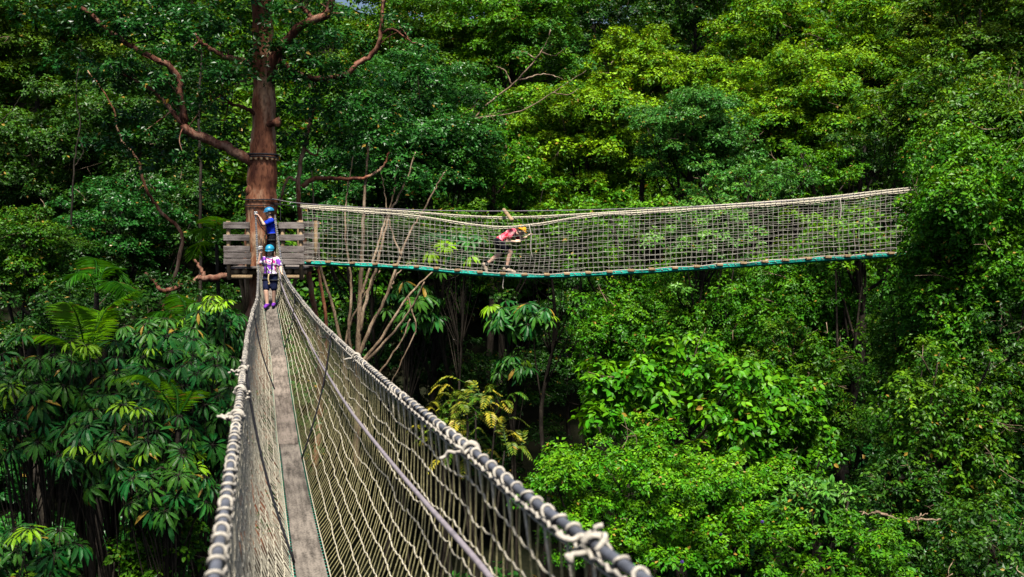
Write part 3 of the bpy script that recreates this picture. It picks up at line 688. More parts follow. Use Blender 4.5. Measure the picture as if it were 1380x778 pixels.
root, mb = stems_tree('bare_tree', 'thin leafless tree with pale branches above the crossing bridge', 'tree', [
    ([(600, 420, d), (620, 250, d), (640, 160, d), (690, 115, d), (722, 80, d), (736, 58, d), (742, 40, d)], 1.5, .7),
    ([(640, 160, d), (700, 150, d - .3), (745, 125, d - .4), (790, 95, d - .4)], 1.0, .5),
    ([(700, 108, d), (735, 100, d), (760, 108, d)], 1.2, .5), ([(722, 80, d), (705, 70, d), (690, 72, d)], 1, .5),
    ([(690, 115, d), (680, 95, d), (668, 90, d)], 1, .5), ([(745, 125, d - .4), (765, 128, d - .4), (780, 120, d - .4)], .9, .4),
    ([(728, 70, d), (748, 75, d), (765, 62, d)], .9, .4)], 'bark_grey', (600, 420, d))
mb.build('trunk', M['bark_grey'], root, True)
rng = np.random.default_rng(79); cr = MB()
for (a, b, r) in [(755, 60, 20), (790, 90, 18), (770, 115, 18), (740, 38, 16), (700, 72, 14), (665, 165, 18)]:
    r_ = px(r, d); pad_leaves(cr, P(a, b, d - .2), (r_ * 1.2, r_, r_ * .7), .10, rng, .35, .2, 'small', 6)
cr.build('crown', M['leaf_silver'], root, False, 'tint')
THIN = .62
for lab, polys, bp in [
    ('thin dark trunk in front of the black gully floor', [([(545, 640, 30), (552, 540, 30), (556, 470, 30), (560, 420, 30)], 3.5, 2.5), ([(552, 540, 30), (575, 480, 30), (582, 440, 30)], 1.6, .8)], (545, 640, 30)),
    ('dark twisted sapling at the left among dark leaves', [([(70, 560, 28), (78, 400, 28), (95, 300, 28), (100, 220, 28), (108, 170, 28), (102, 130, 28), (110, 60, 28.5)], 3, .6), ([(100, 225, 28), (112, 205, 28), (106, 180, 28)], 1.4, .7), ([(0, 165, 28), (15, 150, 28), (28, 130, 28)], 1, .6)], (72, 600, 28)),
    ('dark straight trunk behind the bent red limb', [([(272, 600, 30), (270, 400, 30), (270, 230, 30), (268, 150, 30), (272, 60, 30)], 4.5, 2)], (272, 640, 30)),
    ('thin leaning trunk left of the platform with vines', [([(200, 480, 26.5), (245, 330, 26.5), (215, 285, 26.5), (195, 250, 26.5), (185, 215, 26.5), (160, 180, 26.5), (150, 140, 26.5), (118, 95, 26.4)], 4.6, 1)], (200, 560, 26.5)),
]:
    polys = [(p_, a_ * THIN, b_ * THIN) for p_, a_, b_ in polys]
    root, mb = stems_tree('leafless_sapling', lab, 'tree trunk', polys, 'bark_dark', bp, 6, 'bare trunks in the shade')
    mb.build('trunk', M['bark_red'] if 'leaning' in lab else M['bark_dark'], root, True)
# twigs poking from the shaded lower tree at the right edge
d = 14.2
root, mb = stems_tree('dead_branch', 'bare pale dead branch lying across the moss green shrub', 'branch', [
    ([(1180, 690, d - .8), (1215, 700, d - .8), (1240, 701, d - .7), (1268, 700, d - .6)], 2.2, 1.2), ([(1225, 701, d - .8), (1238, 696, d - .8), (1250, 692, d - .8)], 1.2, .6), ([(1180, 690, d - .8), (1170, 694, d - .7), (1158, 690, d - .6)], 1.4, .7)], 'bark_grey', (1220, 700, d))
root.location = P(1220, 700, d - .8)
mb.build('branch', M['bark_grey'], root, True)

# ------------------------------------------------------------------ the platform tree
d = 24.3
tb = P(353, 500, d); tb[2] = float(terrain(tb[0], tb[1])) - .1
ptree = thing('platform_tree', 'tall red barked tree that carries the wooden platform', 'tree', tb)
mb = MB()
pp = [(352, 760, 34), (352, 560, 26), (352, 400, 22), (351, 345, 21), (352, 300, 20.5), (352.5, 262, 20.5), (354, 222, 18.6), (355, 180, 16), (356, 130, 15), (355, 80, 14), (354, 40, 13.5), (352, 0, 13), (349, -70, 12), (345, -170, 9)]
cen = smooth_path([P(a, b, d) for a, b, r in pp], 70)
rad = np.interp(np.linspace(0, 1, 70), np.linspace(0, 1, len(pp)), [px(r, d) for a, b, r in pp])
rg = np.random.default_rng(3)
rad = rad * (1 + .05 * np.sin(np.arange(70) * 1.1) + rg.normal(0, .02, 70))
mb.tube(cen, rad, 18)
TWIG = []
def limb(pts, r0, r1, n=26, wob=.02, sides=9):
    s = smooth_path([P(*p) for p in pts], n); s[2:-1] += np.random.default_rng(int(pts[-1][1] * 7 + 999)).normal(0, wob, s[2:-1].shape)
    mb.tube(s, np.linspace(px(r0, d), px(r1, d), n) * (1 + .08 * np.sin(np.arange(n) * 1.7)), sides, 1)
    rt = np.random.default_rng(int(pts[-1][0] * 3 + 77))
    if n >= 12 and pts[0][1] < 300:
        for q in range(n // 4):
            k = int(rt.integers(n // 4, n)); a = s[k]; dr = unit(rt.normal(size=3) + np.array([0, -.3, .5])); Lt = rt.uniform(.35, .9)
            e = a + dr * Lt + np.array([0, 0, -.05]); m_ = a + dr * Lt * .5 + rt.normal(0, .06, 3)
            mb.tube(smooth_path([a, m_, e], 8), np.linspace(.018, .006, 8), 5, 1)
            TWIG.append((e, rt.uniform(.16, .34)))
limb([(352, 232, d), (334, 216, d - .2), (310, 200, d - .3), (280, 188, d - .4), (252, 176, d - .5), (247, 160, d - .5), (243, 130, d - .5), (238, 103, d - .5), (215, 84, d - .6), (185, 68, d - .6), (160, 52, d - .6), (110, 10, d - .6)], 7.5, 2.6, 44)
limb([(248, 168, d - .5), (232, 150, d - .4), (215, 130, d - .3), (190, 112, d - .2), (160, 100, d)], 3.6, 1.2)
limb([(354, 85, d), (320, 82, d - .3), (295, 72, d - .4), (275, 60, d - .5), (262, 45, d - .5)], 5, 1.5)
limb([(355, 120, d), (372, 75, d - .3), (400, 40, d - .4), (425, 26, d - .5), (442, 18, d - .5), (446, 0, d - .5), (450, -40, d - .5)], 6.5, 4)
limb([(425, 27, d - .5), (410, 12, d - .5), (402, -10, d - .6)], 4, 2)
limb([(356, 140, d), (378, 68, d + .3), (380, 66, d + .3)], 4.5, 3, 8)
limb([(354, 160, d), (335, 148, d - .3), (312, 140, d - .4), (300, 128, d - .4)], 3.5, 1)
limb([(356, 172, d), (368, 166, d - .3), (378, 160, d - .35)], 5, 4, 8)
limb([(354, 330, d + .1), (330, 350, d + .2), (318, 368, d + .1), (290, 374, d - .1), (272, 376, d - .1), (240, 386, d - .2), (218, 392, d - .3), (208, 380, d - .3), (196, 368, d - .3)], 6, 2, 34)
limb([(275, 376, d - .1), (270, 362, d - .1), (262, 350, d)], 3, 1.5, 10)
limb([(355, 60, d + .1), (400, 100, d + .6), (455, 105, d + .8), (490, 82, d + .9), (510, 60, d + .9), (515, 25, d + .9), (520, -20, d + .9)], 4.6, 2.6, 34)
limb([(512, 45, d + .9), (530, 40, d + .9), (555, 58, d + .9)], 2.2, 1, 12)
def shade_limb(pts, r0, r1):  # limb above the view, added to carry the shading leaf pads
    sp_ = smooth_path(np.array(pts), 24); mb.tube(sp_, np.linspace(r0, r1, 24), 8, 1)
for e in ((-8.5, 15, 8.6), (-10.5, 10, 9.0), (-6.5, 9, 9.4), (-4.6, 12, 9.2), (-4.2, 6.5, 9.4)):
    st = cen[int(62 + rg.integers(0, 3))]
    shade_limb([st, st * .55 + np.array(e) * .45 + [0, 0, 1.0], e], .17, .04)
# burls and stubs on the bark
for (a, b, dd, r) in [(337, 257, d - .2, 6), (341, 266, d - .22, 4.5), (374, 165, d - .35, 5), (345, 285, d - .25, 5)]:
    mb.ball(P(a, b, dd), px(r, d) * np.array([1, 1, 1.3]), 10, 8)
mb.build('trunk', [M['bark_red'], M['bark_limb_shade']], ptree, True)
rg = np.random.default_rng(31); cr = MB()
PADS = [(225, 70, -.95, 18), (175, 40, -1.0, 26), (130, 15, -.9, 30), (262, 48, -.9, 20), (240, 130, -.9, 9), (205, 112, -.7, 18), (170, 95, -.5, 26), (345, 85, -.8, 16), (425, 45, -.9, 20), (360, 30, -.8, 14), (300, 128, -.8, 16), (450, 90, .2, 22), (352, 60, -.9, 26), (390, 70, -.5, 34), (415, 95, -.3, 34), (385, 110, -.4, 26), (310, 108, -1.0, 30), (290, 100, -.8, 26), (335, 100, -1.1, 16), (300, 40, -.4, 40), (260, 30, -.3, 44), (215, 45, -.2, 40),
        (165, 35, -.2, 44), (120, 40, 0, 44), (100, 90, .3, 40), (140, 110, .2, 34), (185, 105, .4, 26), (200, 10, 0, 46), (330, 10, -.4, 36), (395, 20, -.2, 30), (420, 60, .2, 30), (255, 75, .6, 30), (285, 150, .8, 30),
        (215, 160, .9, 34), (170, 165, .8, 30), (150, 200, 1, 36), (205, 225, 1.2, 34), (300, 175, 1.2, 26), (400, 150, .3, 30), (430, 130, .6, 26), (390, 190, .8, 26), (320, 200, 1.4, 26), (265, 215, 1.5, 32), (70, 20, .5, 50), (300, 260, 1.7, 26),
        (280, -40, 0, 60), (180, -40, 0, 60), (90, -30, 0, 55), (370, -40, .3, 50), (440, 165, .5, 22), (275, 130, .5, 22), (232, 190, .7, 20)]
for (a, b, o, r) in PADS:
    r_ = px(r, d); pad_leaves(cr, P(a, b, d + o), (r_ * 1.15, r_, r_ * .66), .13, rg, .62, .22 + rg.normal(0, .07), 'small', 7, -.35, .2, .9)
for k in range(11):  # unseen leaf pads added overhead to shade the left side
    q = np.array([rg.uniform(-12.5, -3.6), rg.uniform(6.5, 17.5), rg.uniform(7.2, 10.5)])
    if q[0] > -4.6 and q[1] > 15: continue
    r_ = rg.uniform(.7, 1.15); pad_leaves(cr, q, (r_ * 1.25, r_ * 1.2, r_ * .55), .15, rg, .55, .25, 'small', 7, -.3, .2, .9)
for k in range(10):  # more pads out of view, added to shade the bottom left
    q = np.array([rg.uniform(-6.5, -2.3), rg.uniform(3.0, 9.0), rg.uniform(8.0, 10.5)])
    r_ = rg.uniform(.7, 1.1); pad_leaves(cr, q, (r_ * 1.25, r_ * 1.2, r_ * .55), .15, rg, .6, .25, 'small', 7, -.3, .2, .9)
for e, r_ in TWIG:
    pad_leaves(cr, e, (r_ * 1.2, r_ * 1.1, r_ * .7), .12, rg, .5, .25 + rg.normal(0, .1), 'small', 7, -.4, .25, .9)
cr.build('crown', M['leaf_deep'], ptree, False, 'tint')

col = thing('trunk_collar', 'black cable collar with timber blocks round the red trunk', 'collar', P(353.5, 211, d))
mb = MB(); a = np.linspace(0, 2 * math.pi, 33); c0 = P(353.8, 211, d); rr = px(19.4, d) * 1.08
mb.tube(np.stack([c0[0] + rr * np.cos(a), c0[1] + rr * np.sin(a), c0[2] + .03 + 0 * a], -1), .026, 6, cap=False)
mb.tube(np.stack([c0[0] + rr * np.cos(a), c0[1] + rr * np.sin(a), c0[2] - .03 + .01 * np.sin(3 * a)], -1), .020, 6, cap=False)
mb.build('cable', M['cord'], col, True)
for k in range(18):
    mb = MB()
    an = k * 2 * math.pi / 18; ca, sa = math.cos(an), math.sin(an)
    mb.box((c0[0] + rr * .99 * ca, c0[1] + rr * .99 * sa, c0[2] - .075), (.03, .055, .05), [[ca, -sa, 0], [sa, ca, 0], [0, 0, 1]])
    mb.build('block', M['log'], col)
lr = thing('trunk_rope', 'dark anchor rope looped round the red trunk above the boy', 'rope', P(352.5, 269, d))
mb = MB(); c0 = P(352.5, 269, d); rr = px(20.7, d) * 1.10
for dz, r in ((0, .018), (-.14, .013)):
    mb.tube(np.stack([c0[0] + rr * np.cos(a), c0[1] + rr * np.sin(a), c0[2] + dz + .02 * np.sin(a)], -1), r, 6, cap=False)
mb.build('loop', M['cord'], lr, True)

# ------------------------------------------------------------------ tree platform
FD = 23.25                                   # forward distance of the railing
def WX(x, D=FD): return (x - CX) / F_PX * D
def WZ(y, D=FD): return float(P(CX, y, D)[2])
DECK = WZ(360)
plat = thing('tree_platform', 'weathered wooden platform with slatted railings round the red trunk', 'platform', (WX(356), FD + .9, DECK))
rg = np.random.default_rng(12)
def one(name, fn, mat, parent, smooth=False):
    mb = MB(); fn(mb); return mb.build(name, mat, parent, smooth)
def bevbox(c, size, tilt=(0, 0), name='board', mat=None, parent=None):
    rot = np.array((Matrix.Rotation(tilt[0], 3, 'Y') @ Matrix.Rotation(tilt[1], 3, 'Z')))
    mb = MB(); mb.box(c, size, rot)
    o = mb.build(name, mat or M['board'], parent)
    b = o.modifiers.new('bevel', 'BEVEL'); b.width = .006; b.segments = 2
    return o
x0, x1, x2, x3 = WX(303), WX(338.5), WX(378), WX(410.5)
for (xa, xb) in ((x0, x1), (x2, x3)):
    for (ya, yb) in ((299.5, 308.5), (316, 324.5), (331.5, 340), (340.6, 348), (348.6, 356.5)):
        zc = (WZ(ya) + WZ(yb)) / 2; h = WZ(ya) - WZ(yb)
        bevbox(((xa + xb) / 2 + rg.normal(0, .008), FD - .07, zc + rg.normal(0, .003)), (xb - xa + rg.uniform(-.02, .03), .035, h - .006), (rg.normal(0, .006), 0), 'railing_board', M['board'], plat)
        bevbox(((xa + xb) / 2, FD + 1.85, zc + .05), (xb - xa, .035, h - .006), (rg.normal(0, .006), 0), 'railing_board', M['board'], plat)
for (xx, ytop, ybot) in ((308.5, 298, 377), (335, 301, 360), (381.5, 301, 360), (406, 297, 377)):
    mb = MB(); X_ = WX(xx)
    mb.tube([(X_, FD, WZ(ybot)), (X_, FD, (WZ(ybot) + WZ(ytop)) / 2), (X_, FD, WZ(ytop))], .05, 12)
    mb.build('post', M['log'], plat, True)
    mb = MB(); mb.tube([(X_, FD + 1.78, WZ(366)), (X_, FD + 1.78, WZ(296))], .05, 12); mb.build('post', M['log'], plat, True)
for xa, xb in ((x0, x1),):   # side railings run back from the front corners
    xs_ = xa if xa == x0 else xb
    for (ya, yb) in ((299.5, 308.5), (316, 324.5), (331.5, 340), (348.6, 356.5)):
        zc = (WZ(ya) + WZ(yb)) / 2
        sg = -1 if xa == x0 else 1
        bevbox((xs_ + sg * .02, FD + .9, zc + .0), (.034, 1.75, WZ(ya) - WZ(yb) - .01), (0, 0), 'railing_board', M['board'], plat)
# deck boards, cut where the trunk passes
tcx, tcy, tr_ = float(P(352, 345, 24.3)[0]), 24.3, .43
yk = FD - .02
while yk < FD + 1.85:
    yc = yk + .07; dy = abs(yc - tcy)
    spans = [(x0 + .01, x3 - .01)]
    if dy < tr_:
        hw = math.sqrt(tr_**2 - dy**2) + .02; spans = [(x0 + .01, tcx - hw), (tcx + hw, x3 - .01)]
    for a_, b_ in spans:
        bevbox(((a_ + b_) / 2, yc, DECK - .02), (b_ - a_, .132, .04), (0, 0), 'deck_board', M['board'], plat)
    yk += .14
for (yy, zz) in ((FD + .03, WZ(373.5)), (FD + .35, WZ(368))):
    for xa, xb in ((WX(306), WX(339)), (WX(380), WX(409))):
        mb = MB(); mb.tube([(xa, yy + .03, zz), ((xa + xb) / 2, yy + .03, zz), (xb, yy + .03, zz)], .055, 12); mb.build('beam', M['log'], plat, True)
for xx in (317, 328, 388, 399):
    mb = MB(); mb.tube([(WX(xx), FD + .05, DECK - .11), (WX(xx), FD + 1.8, DECK - .11)], .06, 12); mb.build('bearer', M['log'], plat, True)
for xx, dx in ((317, .9), (328, .5), (388, -.5), (399, -.9)):
    mb = MB(); mb.tube([(WX(xx), FD + .35, DECK - .17), (tcx - math.copysign(.33, dx), tcy - .12, DECK - 1.3)], .04, 10); mb.build('brace', M['log'], plat, True)

# ------------------------------------------------------------------ near rope bridge
bD = np.array([-1.2, 0, 2.44, 3.32, 4.2, 5.78, 8, 11.8, 14, 16, 18, 20.5, 22, 23.0, 23.75])
bZ = np.array([-.52, -.66, -.83, -.89, -.92, -.99, -1.07, -1.17, -1.20, -1.17, -1.05, -.64, -.10, .26, .55])
pD = np.array([-1.2, 0, 3, 5.5, 7.75, 10.5, 12.8, 15.5, 17.7, 20.5, 21.8, 23.2])
pZ = np.array([-1.75, -1.9, -2.32, -2.54, -2.64, -2.70, -2.66, -2.46, -2.17, -1.45, -1.10, DECK - .01])
def cub(x, xp, fp):
    """smooth interpolation through samples"""
    x = np.asarray(x, float); m = np.gradient(fp, xp)
    i = np.clip(np.searchsorted(xp, x) - 1, 0, len(xp) - 2)
    h = xp[i + 1] - xp[i]; t = np.clip((x - xp[i]) / h, 0, 1)
    return ((2 * t**3 - 3 * t**2 + 1) * fp[i] + (t**3 - 2 * t**2 + t) * h * m[i] + (-2 * t**3 + 3 * t**2) * fp[i + 1] + (t**3 - t**2) * h * m[i + 1])
def ecc(D): return np.interp(D, [-2, 13, 17.7, 20.5, 23.75], [.41, .41, .41, .31, .25])
def half(D): return np.interp(D, [-2, 12, 14, 16, 18, 20.5, 23.75], [.52, .52, .50, .46, .37, .25, .23])
def axis_x(D): return -.2578 * D + ecc(D)
def rail_pt(D, s):
    D = np.asarray(D, float); return np.stack([axis_x(D) + s * half(D), D, cub(D, bD, bZ)], -1)
def plank_pt(D, s=0, w=.135):
    D = np.asarray(D, float); return np.stack([axis_x(D) + s * w, D, cub(D, pD, pZ)], -1)
bridge = thing('rope_bridge', 'near rope bridge with pale net sides and plank walkway running to the platform', 'rope bridge', plank_pt(0.0))
rg = np.random.default_rng(21)
ROWS = 12
for s in (-1, 1):
    Dn = np.arange(-1.0, 23.15, .118 if s > 0 else .088)
    rail = MB(); Dr = np.linspace(-1.2, 23.7, 160); c = rail_pt(Dr, s)
    rail.tube(c, .0158, 10)
    ro = rail.build('handrail', M['hose'], bridge, True)
    lash = MB(); Dl = np.arange(-1.0, 23.6, .13); Dl = Dl + rg.normal(0, .008, len(Dl))
    C = rail_pt(Dl, s); Tn = unit(rail_pt(Dl + .02, s) - rail_pt(Dl - .02, s))
    for c_, t_ in zip(C, Tn):
        a_ = unit(np.cross(t_, [0, 0, 1])); b_ = np.cross(t_, a_)
        an = np.linspace(0, 2 * math.pi, 13); rr = .0200; tilt = rg.normal(.012, .018)
        lash.tube(c_ + a_ * (rr * np.cos(an))[:, None] + b_ * (rr * np.sin(an))[:, None] + t_ * (tilt * np.sin(an))[:, None], rg.uniform(.0050, .0076), 5, cap=False)
    # running edge rope tucked under the rail
    De = np.arange(-1.0, 23.6, .0325); E = rail_pt(De, s); ph = np.arange(len(De)) * math.pi / 2
    E = E + np.stack([-s * .017 + 0 * ph - s * .006 * np.sin(ph), 0 * ph, -.020 - .010 * np.abs(np.sin(ph))], -1)
    lash.tube(E, .0075, 5)
    E2 = E + np.stack([s * .018 + .004 * np.sin(ph * 1.7), 0 * ph, -.012 - .008 * np.abs(np.cos(ph))], -1); lash.tube(E2, .006, 5)
    lash.build('lashing', M['rope_white'], ro, True)
    # net: rows along the bridge, strands down it
    net = MB()
    top = rail_pt(Dn, s) + np.array([-s * .005, 0, -.055]); bot = plank_pt(Dn, s) + np.array([s * .01, 0, .0])
    fr = np.linspace(0, 1, ROWS + 1)
    G = top[:, None] * (1 - fr)[None, :, None] + bot[:, None] * fr[None, :, None]
    belly = fr - fr ** 2.6                 # the net hangs straight first and turns in to the plank at the bottom
    G[..., 0] += s * ((half(Dn) - .135)[:, None] * belly[None] * .92 + .02 * np.sin(fr * math.pi)[None])
    G[:, 1:-1] += rg.normal(0, .007, (len(Dn), ROWS - 1, 3)) * np.array([.5, .45, .8])
    low = rg.normal(0, .5, (len(Dn), ROWS + 1)); 
    for k in range(6): low = (low + np.roll(low, 1, 0) + np.roll(low, -1, 0)) / 3
    G[:, 1:-1, 2] += low[:, 1:-1] * .09
    for r in range(0, ROWS + 1):
        line = G[:, r]
        if r > 0 and r < ROWS:
            m = np.empty((2 * len(line) - 1, 3)); m[0::2] = line; m[1::2] = (line[1:] + line[:-1]) / 2
            m[0::2, 2] += .004; m[1::2, 2] -= .006; m[0::2, 0] += s * .002
            line = smooth_path(m, 2 * len(m))
        net.tube(line, .0050, 4, 0)
    for k in range(len(Dn)):
        line = G[k].copy()
        net.tube(line, .0036, 4, 1, cap=False)
        kk = (k + 1) % len(Dn)
        if k % 2: # V ties from the rail to the first row
            a_ = rail_pt(Dn[k] + .05, s) + np.array([-s * .01, 0, -.02])
            net.tube([a_, (a_ + G[k, 1]) / 2 + np.array([0, rg.normal(0, .012), -.01]), G[k, 1]], .0050, 4, 0, cap=False)
    net.build('net', [M['rope'], M['rope_backlit'] if s > 0 else M['rope']], bridge, True)
    # lengthwise cable part way down the net
    cb = MB(); Dc = np.linspace(-1.0, 21.5, 120); k_ = np.interp(Dc, [0, 4, 9, 20], [.26, .27, .33, .38])
    cp = rail_pt(Dc, s) * (1 - k_)[:, None] + plank_pt(Dc, s) * k_[:, None]
    cp[:, 0] += s * ((half(Dc) - .135) * (k_ - k_ ** 2.6) * .92) - s * .02
    if s > 0:
        cb.tube(cp, .0135, 8); cb.build('side_cable', M['cable'], bridge, True)
    for Dt in ((12.0, 18.3, 5.0 - 8, 1.5) if s > 0 else (8.0, 15.8, 1.4)):
        if Dt < 0: continue
        tie = MB(); f_ = np.linspace(0, 1, 12)[:, None]
        q = rail_pt(Dt, s) * (1 - f_) + (plank_pt(Dt, s) + np.array([0, 0, -.03])) * f_
        q[:, 0] += (s * .05 * np.sin(f_ * math.pi) - s * .02)[:, 0]
        tie.tube(q, .011, 6); tie.ball(rail_pt(Dt, s) + np.array([0, 0, -.02]), (.036, .05, .045), 10, 7)
        tie.build('tie_cord', M['cord'], bridge, True)
# loose knots on the rails
for (Dt, s, n) in ((8.0, -1, 6), (5.4, -1, 4), (6.6, -1, 3), (2.72, 1, 4), (9.2, 1, 3), (4.3, 1, 2)):
    kn = MB(); c_ = rail_pt(Dt, s)
    for k in range(n):
        o = rg.normal(0, .025, 3) + np.array([-.02 if s < 0 else -.03, 0, -.02])
        pts = [c_ + np.array([0, rg.normal(0, .02), 0])]
        dirn = np.array([rg.uniform(-1, .3), rg.uniform(-.6, .6), rg.uniform(-.7, .5)])
        for q in range(5): pts.append(pts[-1] + unit(dirn + rg.normal(0, .7, 3)) * .028)
        kn.tube(smooth_path(np.array(pts) + o * .3, 14), .0085, 6)
    an = np.linspace(0, 4 * math.pi, 30)
    kn.tube(c_ + np.stack([.031 * np.cos(an), np.linspace(-.025, .025, 30), .031 * np.sin(an)], -1), .010, 6)
    kn.build('knot', M['rope_white'], bridge, True)
# planks
joints = [-1.1, 2.6, 7.0, 12.72, 17.9, 21.2, 23.24]
for k in range(len(joints) - 1):
    Da = np.linspace(joints[k] + .007, joints[k + 1] - .007, 24)
    w = .125 + (.004 if k % 2 else -.002); sh = rg.normal(0, .006)
    c = plank_pt(Da); c[:, 0] += sh; c[:, 2] += .004 * (k % 2)
    wv = rg.normal(0, .0015, 24)
    tl, tr2 = c + np.array([-w, 0, 0]) + wv[:, None] * [1, 0, 0], c + np.array([w, 0, 0])
    bl, br = tl - np.array([0, 0, .038]), tr2 - np.array([0, 0, .038])
    V = np.stack([tl, tr2, br, bl], 1).reshape(-1, 3); n = 24
    i = np.arange(n - 1)[:, None] * 4; j = np.arange(4)[None]; kq = (j + 1) % 4
    Q = np.stack([i + j, i + 4 + j, i + 4 + kq, i + kq], -1).reshape(-1, 4)
    mb = MB(); mb.add(V, None, np.vstack([Q, [[0, 1, 2, 3]], [[4 * n - 1, 4 * n - 2, 4 * n - 3, 4 * n - 4]]]))
    o = mb.build('plank', M['plank_pale'] if k % 2 else M['plank'], bridge)
    bv = o.modifiers.new('bevel', 'BEVEL'); bv.width = .004; bv.segments = 2; bv.limit_method = 'ANGLE'
# dark green mesh slung under the planks
un = MB(); Du = np.arange(-1, 23.1, .09)
for s in np.linspace(-1.15, 1.15, 7):
    q = plank_pt(Du, s); q[:, 2] += -.05 - .03 * (1 - s * s / 1.4); un.tube(q + rg.normal(0, .003, q.shape), .004, 3)
for D_ in Du:
    s = np.linspace(-1.15, 1.15, 7); q = np.stack([plank_pt(D_, k) for k in s]); q[:, 2] += -.05 - .03 * (1 - s * s / 1.4); un.tube(q, .0035, 3, cap=False)
un.build('under_netting', M['green_net'], bridge, True)

# ------------------------------------------------------------------ crossing rope bridge
def cross_D(x): return 24.0 - (np.asarray(x, float) - 410) / 802 * 3.6
B_PX = ([405, 480, 560, 640, 720, 800, 900, 1000, 1100, 1212, 1330], [353, 356, 360.5, 367.5, 371.5, 368.5, 363, 356, 349, 342, 334])
N_PX = ([405, 500, 560, 600, 640, 680, 720, 760, 800, 860, 950, 1100, 1222, 1330], [279, 286, 291, 297, 303, 306, 302.5, 296, 290, 287, 281, 271, 257, 248])
T_PX = ([405, 560, 620, 680, 760, 860, 950, 1100, 1222, 1330], [277, 286, 290.5, 293, 290, 284, 278, 267, 254, 245])
def pathpx(tab, x, off):
    x = np.asarray(x, float); y = cub(x, np.array(tab[0], float), np.array(tab[1], float))
    return np.stack([P(a, b, float(cross_D(a)) + off) for a, b in zip(x, y)])
cross = thing('rope_bridge', 'crossing rope bridge with net sides and a green netted walkway behind', 'rope bridge', pathpx(B_PX, [720], 0)[0])
xs_c = np.arange(407, 1328, 6.9)
rg = np.random.default_rng(41)
for tab, off, bo in ((N_PX, -.36, -.15), (T_PX, .36, .15)):
    rail = MB(); xr = np.linspace(405, 1330, 90)
    c = pathpx(tab, xr, off); rail.tube(c, .017, 8)
    c2 = c + np.stack([0 * xr, 0 * xr, -.03 + .012 * np.sin(xr * .5)], -1); rail.tube(c2, .012, 6)
    ro = rail.build('handrail', M['rope'], cross, True)
    lash = MB()
    xx = np.linspace(408, 1328, 980); q = pathpx(tab, xx, off); an = xx * 2 * math.pi / 7.5
    lash.tube(q + np.stack([0 * an, .027 * np.cos(an), -.014 + .034 * np.sin(an)], -1) * (1 + rg.normal(0, .0, 1)), .0062, 4)
    lash.build('lashing', M['rope_white'], ro, True)
    net = MB(); top = pathpx(tab, xs_c, off) - np.array([0, 0, .03]); bot = pathpx(B_PX, xs_c + rg.normal(0, .6, len(xs_c)), bo)
    nr = 12; fr = np.linspace(0, 1, nr)
    Gc = top[:, None] * (1 - fr)[None, :, None] + bot[:, None] * fr[None, :, None]
    low = rg.normal(0, 1, Gc.shape[:2])
    for k in range(5): low = (low + np.roll(low, 1, 0) + np.roll(low, -1, 0)) / 3
    Gc[:, 1:-1] += rg.normal(0, .006, Gc[:, 1:-1].shape)
    Gc[:, 1:-1, 2] += low[:, 1:-1] * .022
    shift = np.interp(xs_c, [600, 690, 780], [0, .10, 0])     # net pulled by the walker
    Gc[..., 0] += (np.sin(fr * math.pi))[None] * (shift * .8 + .03 * np.sin(xs_c * .021))[:, None]
    for r in range(nr): net.tube(Gc[:, r], .0030 if off < 0 else .0026, 4)
    for k in range(len(xs_c)): net.tube(Gc[k], .0028 if off < 0 else .0024, 4, cap=False)
    net.build('net', M['rope_grey'], cross, True)
# walkway: green netting wrapped round the boards
xw = np.linspace(404, 1330, 120); c = pathpx(B_PX, xw, 0)
wk = MB(); an = np.arange(14) * 2 * math.pi / 14
prof = np.stack([0 * an, .17 * np.cos(an), .054 * np.sin(an) - .022], -1)
wob = rg.normal(0, .006, (120, 14))
V = (c[:, None] + prof[None] * (1 + wob[..., None] * 6)).reshape(-1, 3)
i = np.arange(119)[:, None] * 14; j = np.arange(14)[None]; k = (j + 1) % 14
wk.add(V, None, np.stack([i + j, i + 14 + j, i + 14 + k, i + k], -1).reshape(-1, 4))
wo = wk.build('walkway_netting', M['green_net'], cross, True)
ed = MB()
for off in (-.165, .165):
    ed.tube(pathpx(B_PX, xw, off) + np.stack([0 * xw, 0 * xw, .03 + .012 * np.sin(xw * .9)], -1), .012, 5)
for xx in np.arange(412, 1325, 9):
    q = pathpx(B_PX, [xx], -.172)[0]; ed.tube([q + [0, .01, .04], q + [.05, -.008, 0], q + [.10, .01, -.05]], .006, 4)
ed.build('edge_cord', M['rope_white'], wo, True)
xk = 418.0
while xk < 1325:
    q = pathpx(B_PX, [xk], 0)[0]
    bevbox(q + np.array([0, -.01, .030]), (.13, .43, .045), (rg.normal(0, .05), rg.normal(0, .05)), 'slat', M['log'], cross)
    xk += 28.5 + rg.normal(0, 1.5)
for (a1, a2) in (((679, 283, 23.1), (690, 297, 22.4)),):
    mb = MB(); mb.tube([P(*a1), P(*a2)], .045, 10); mb.build('spreader_pole', M['log'], cross, True)
mb = MB(); q = pathpx(B_PX, [678], -.15)[0]; mb.tube(smooth_path([q, q + [.01, 0, -.12], q + [-.01, .01, -.26], q + [.005, 0, -.33]], 12), .009, 5); mb.build('hanging_cord', M['rope_white'], cross, True)
mb = MB(); q = pathpx(N_PX, [713], -.38)[0]; mb.tube(smooth_path([q, q + [.05, -.02, -.25], q + [.03, -.02, -.5], q + [.08, 0, -.75]], 14), .011, 5); mb.build('hanging_cord', M['rope_white'], cross, True)
mb = MB(); q = pathpx(N_PX, [1132], -.38)[0]; mb.tube(smooth_path([q, q + [.02, -.02, -.2], q + [0, -.02, -.45]], 14), .012, 5); mb.build('hanging_cord', M['rope_white'], cross, True)

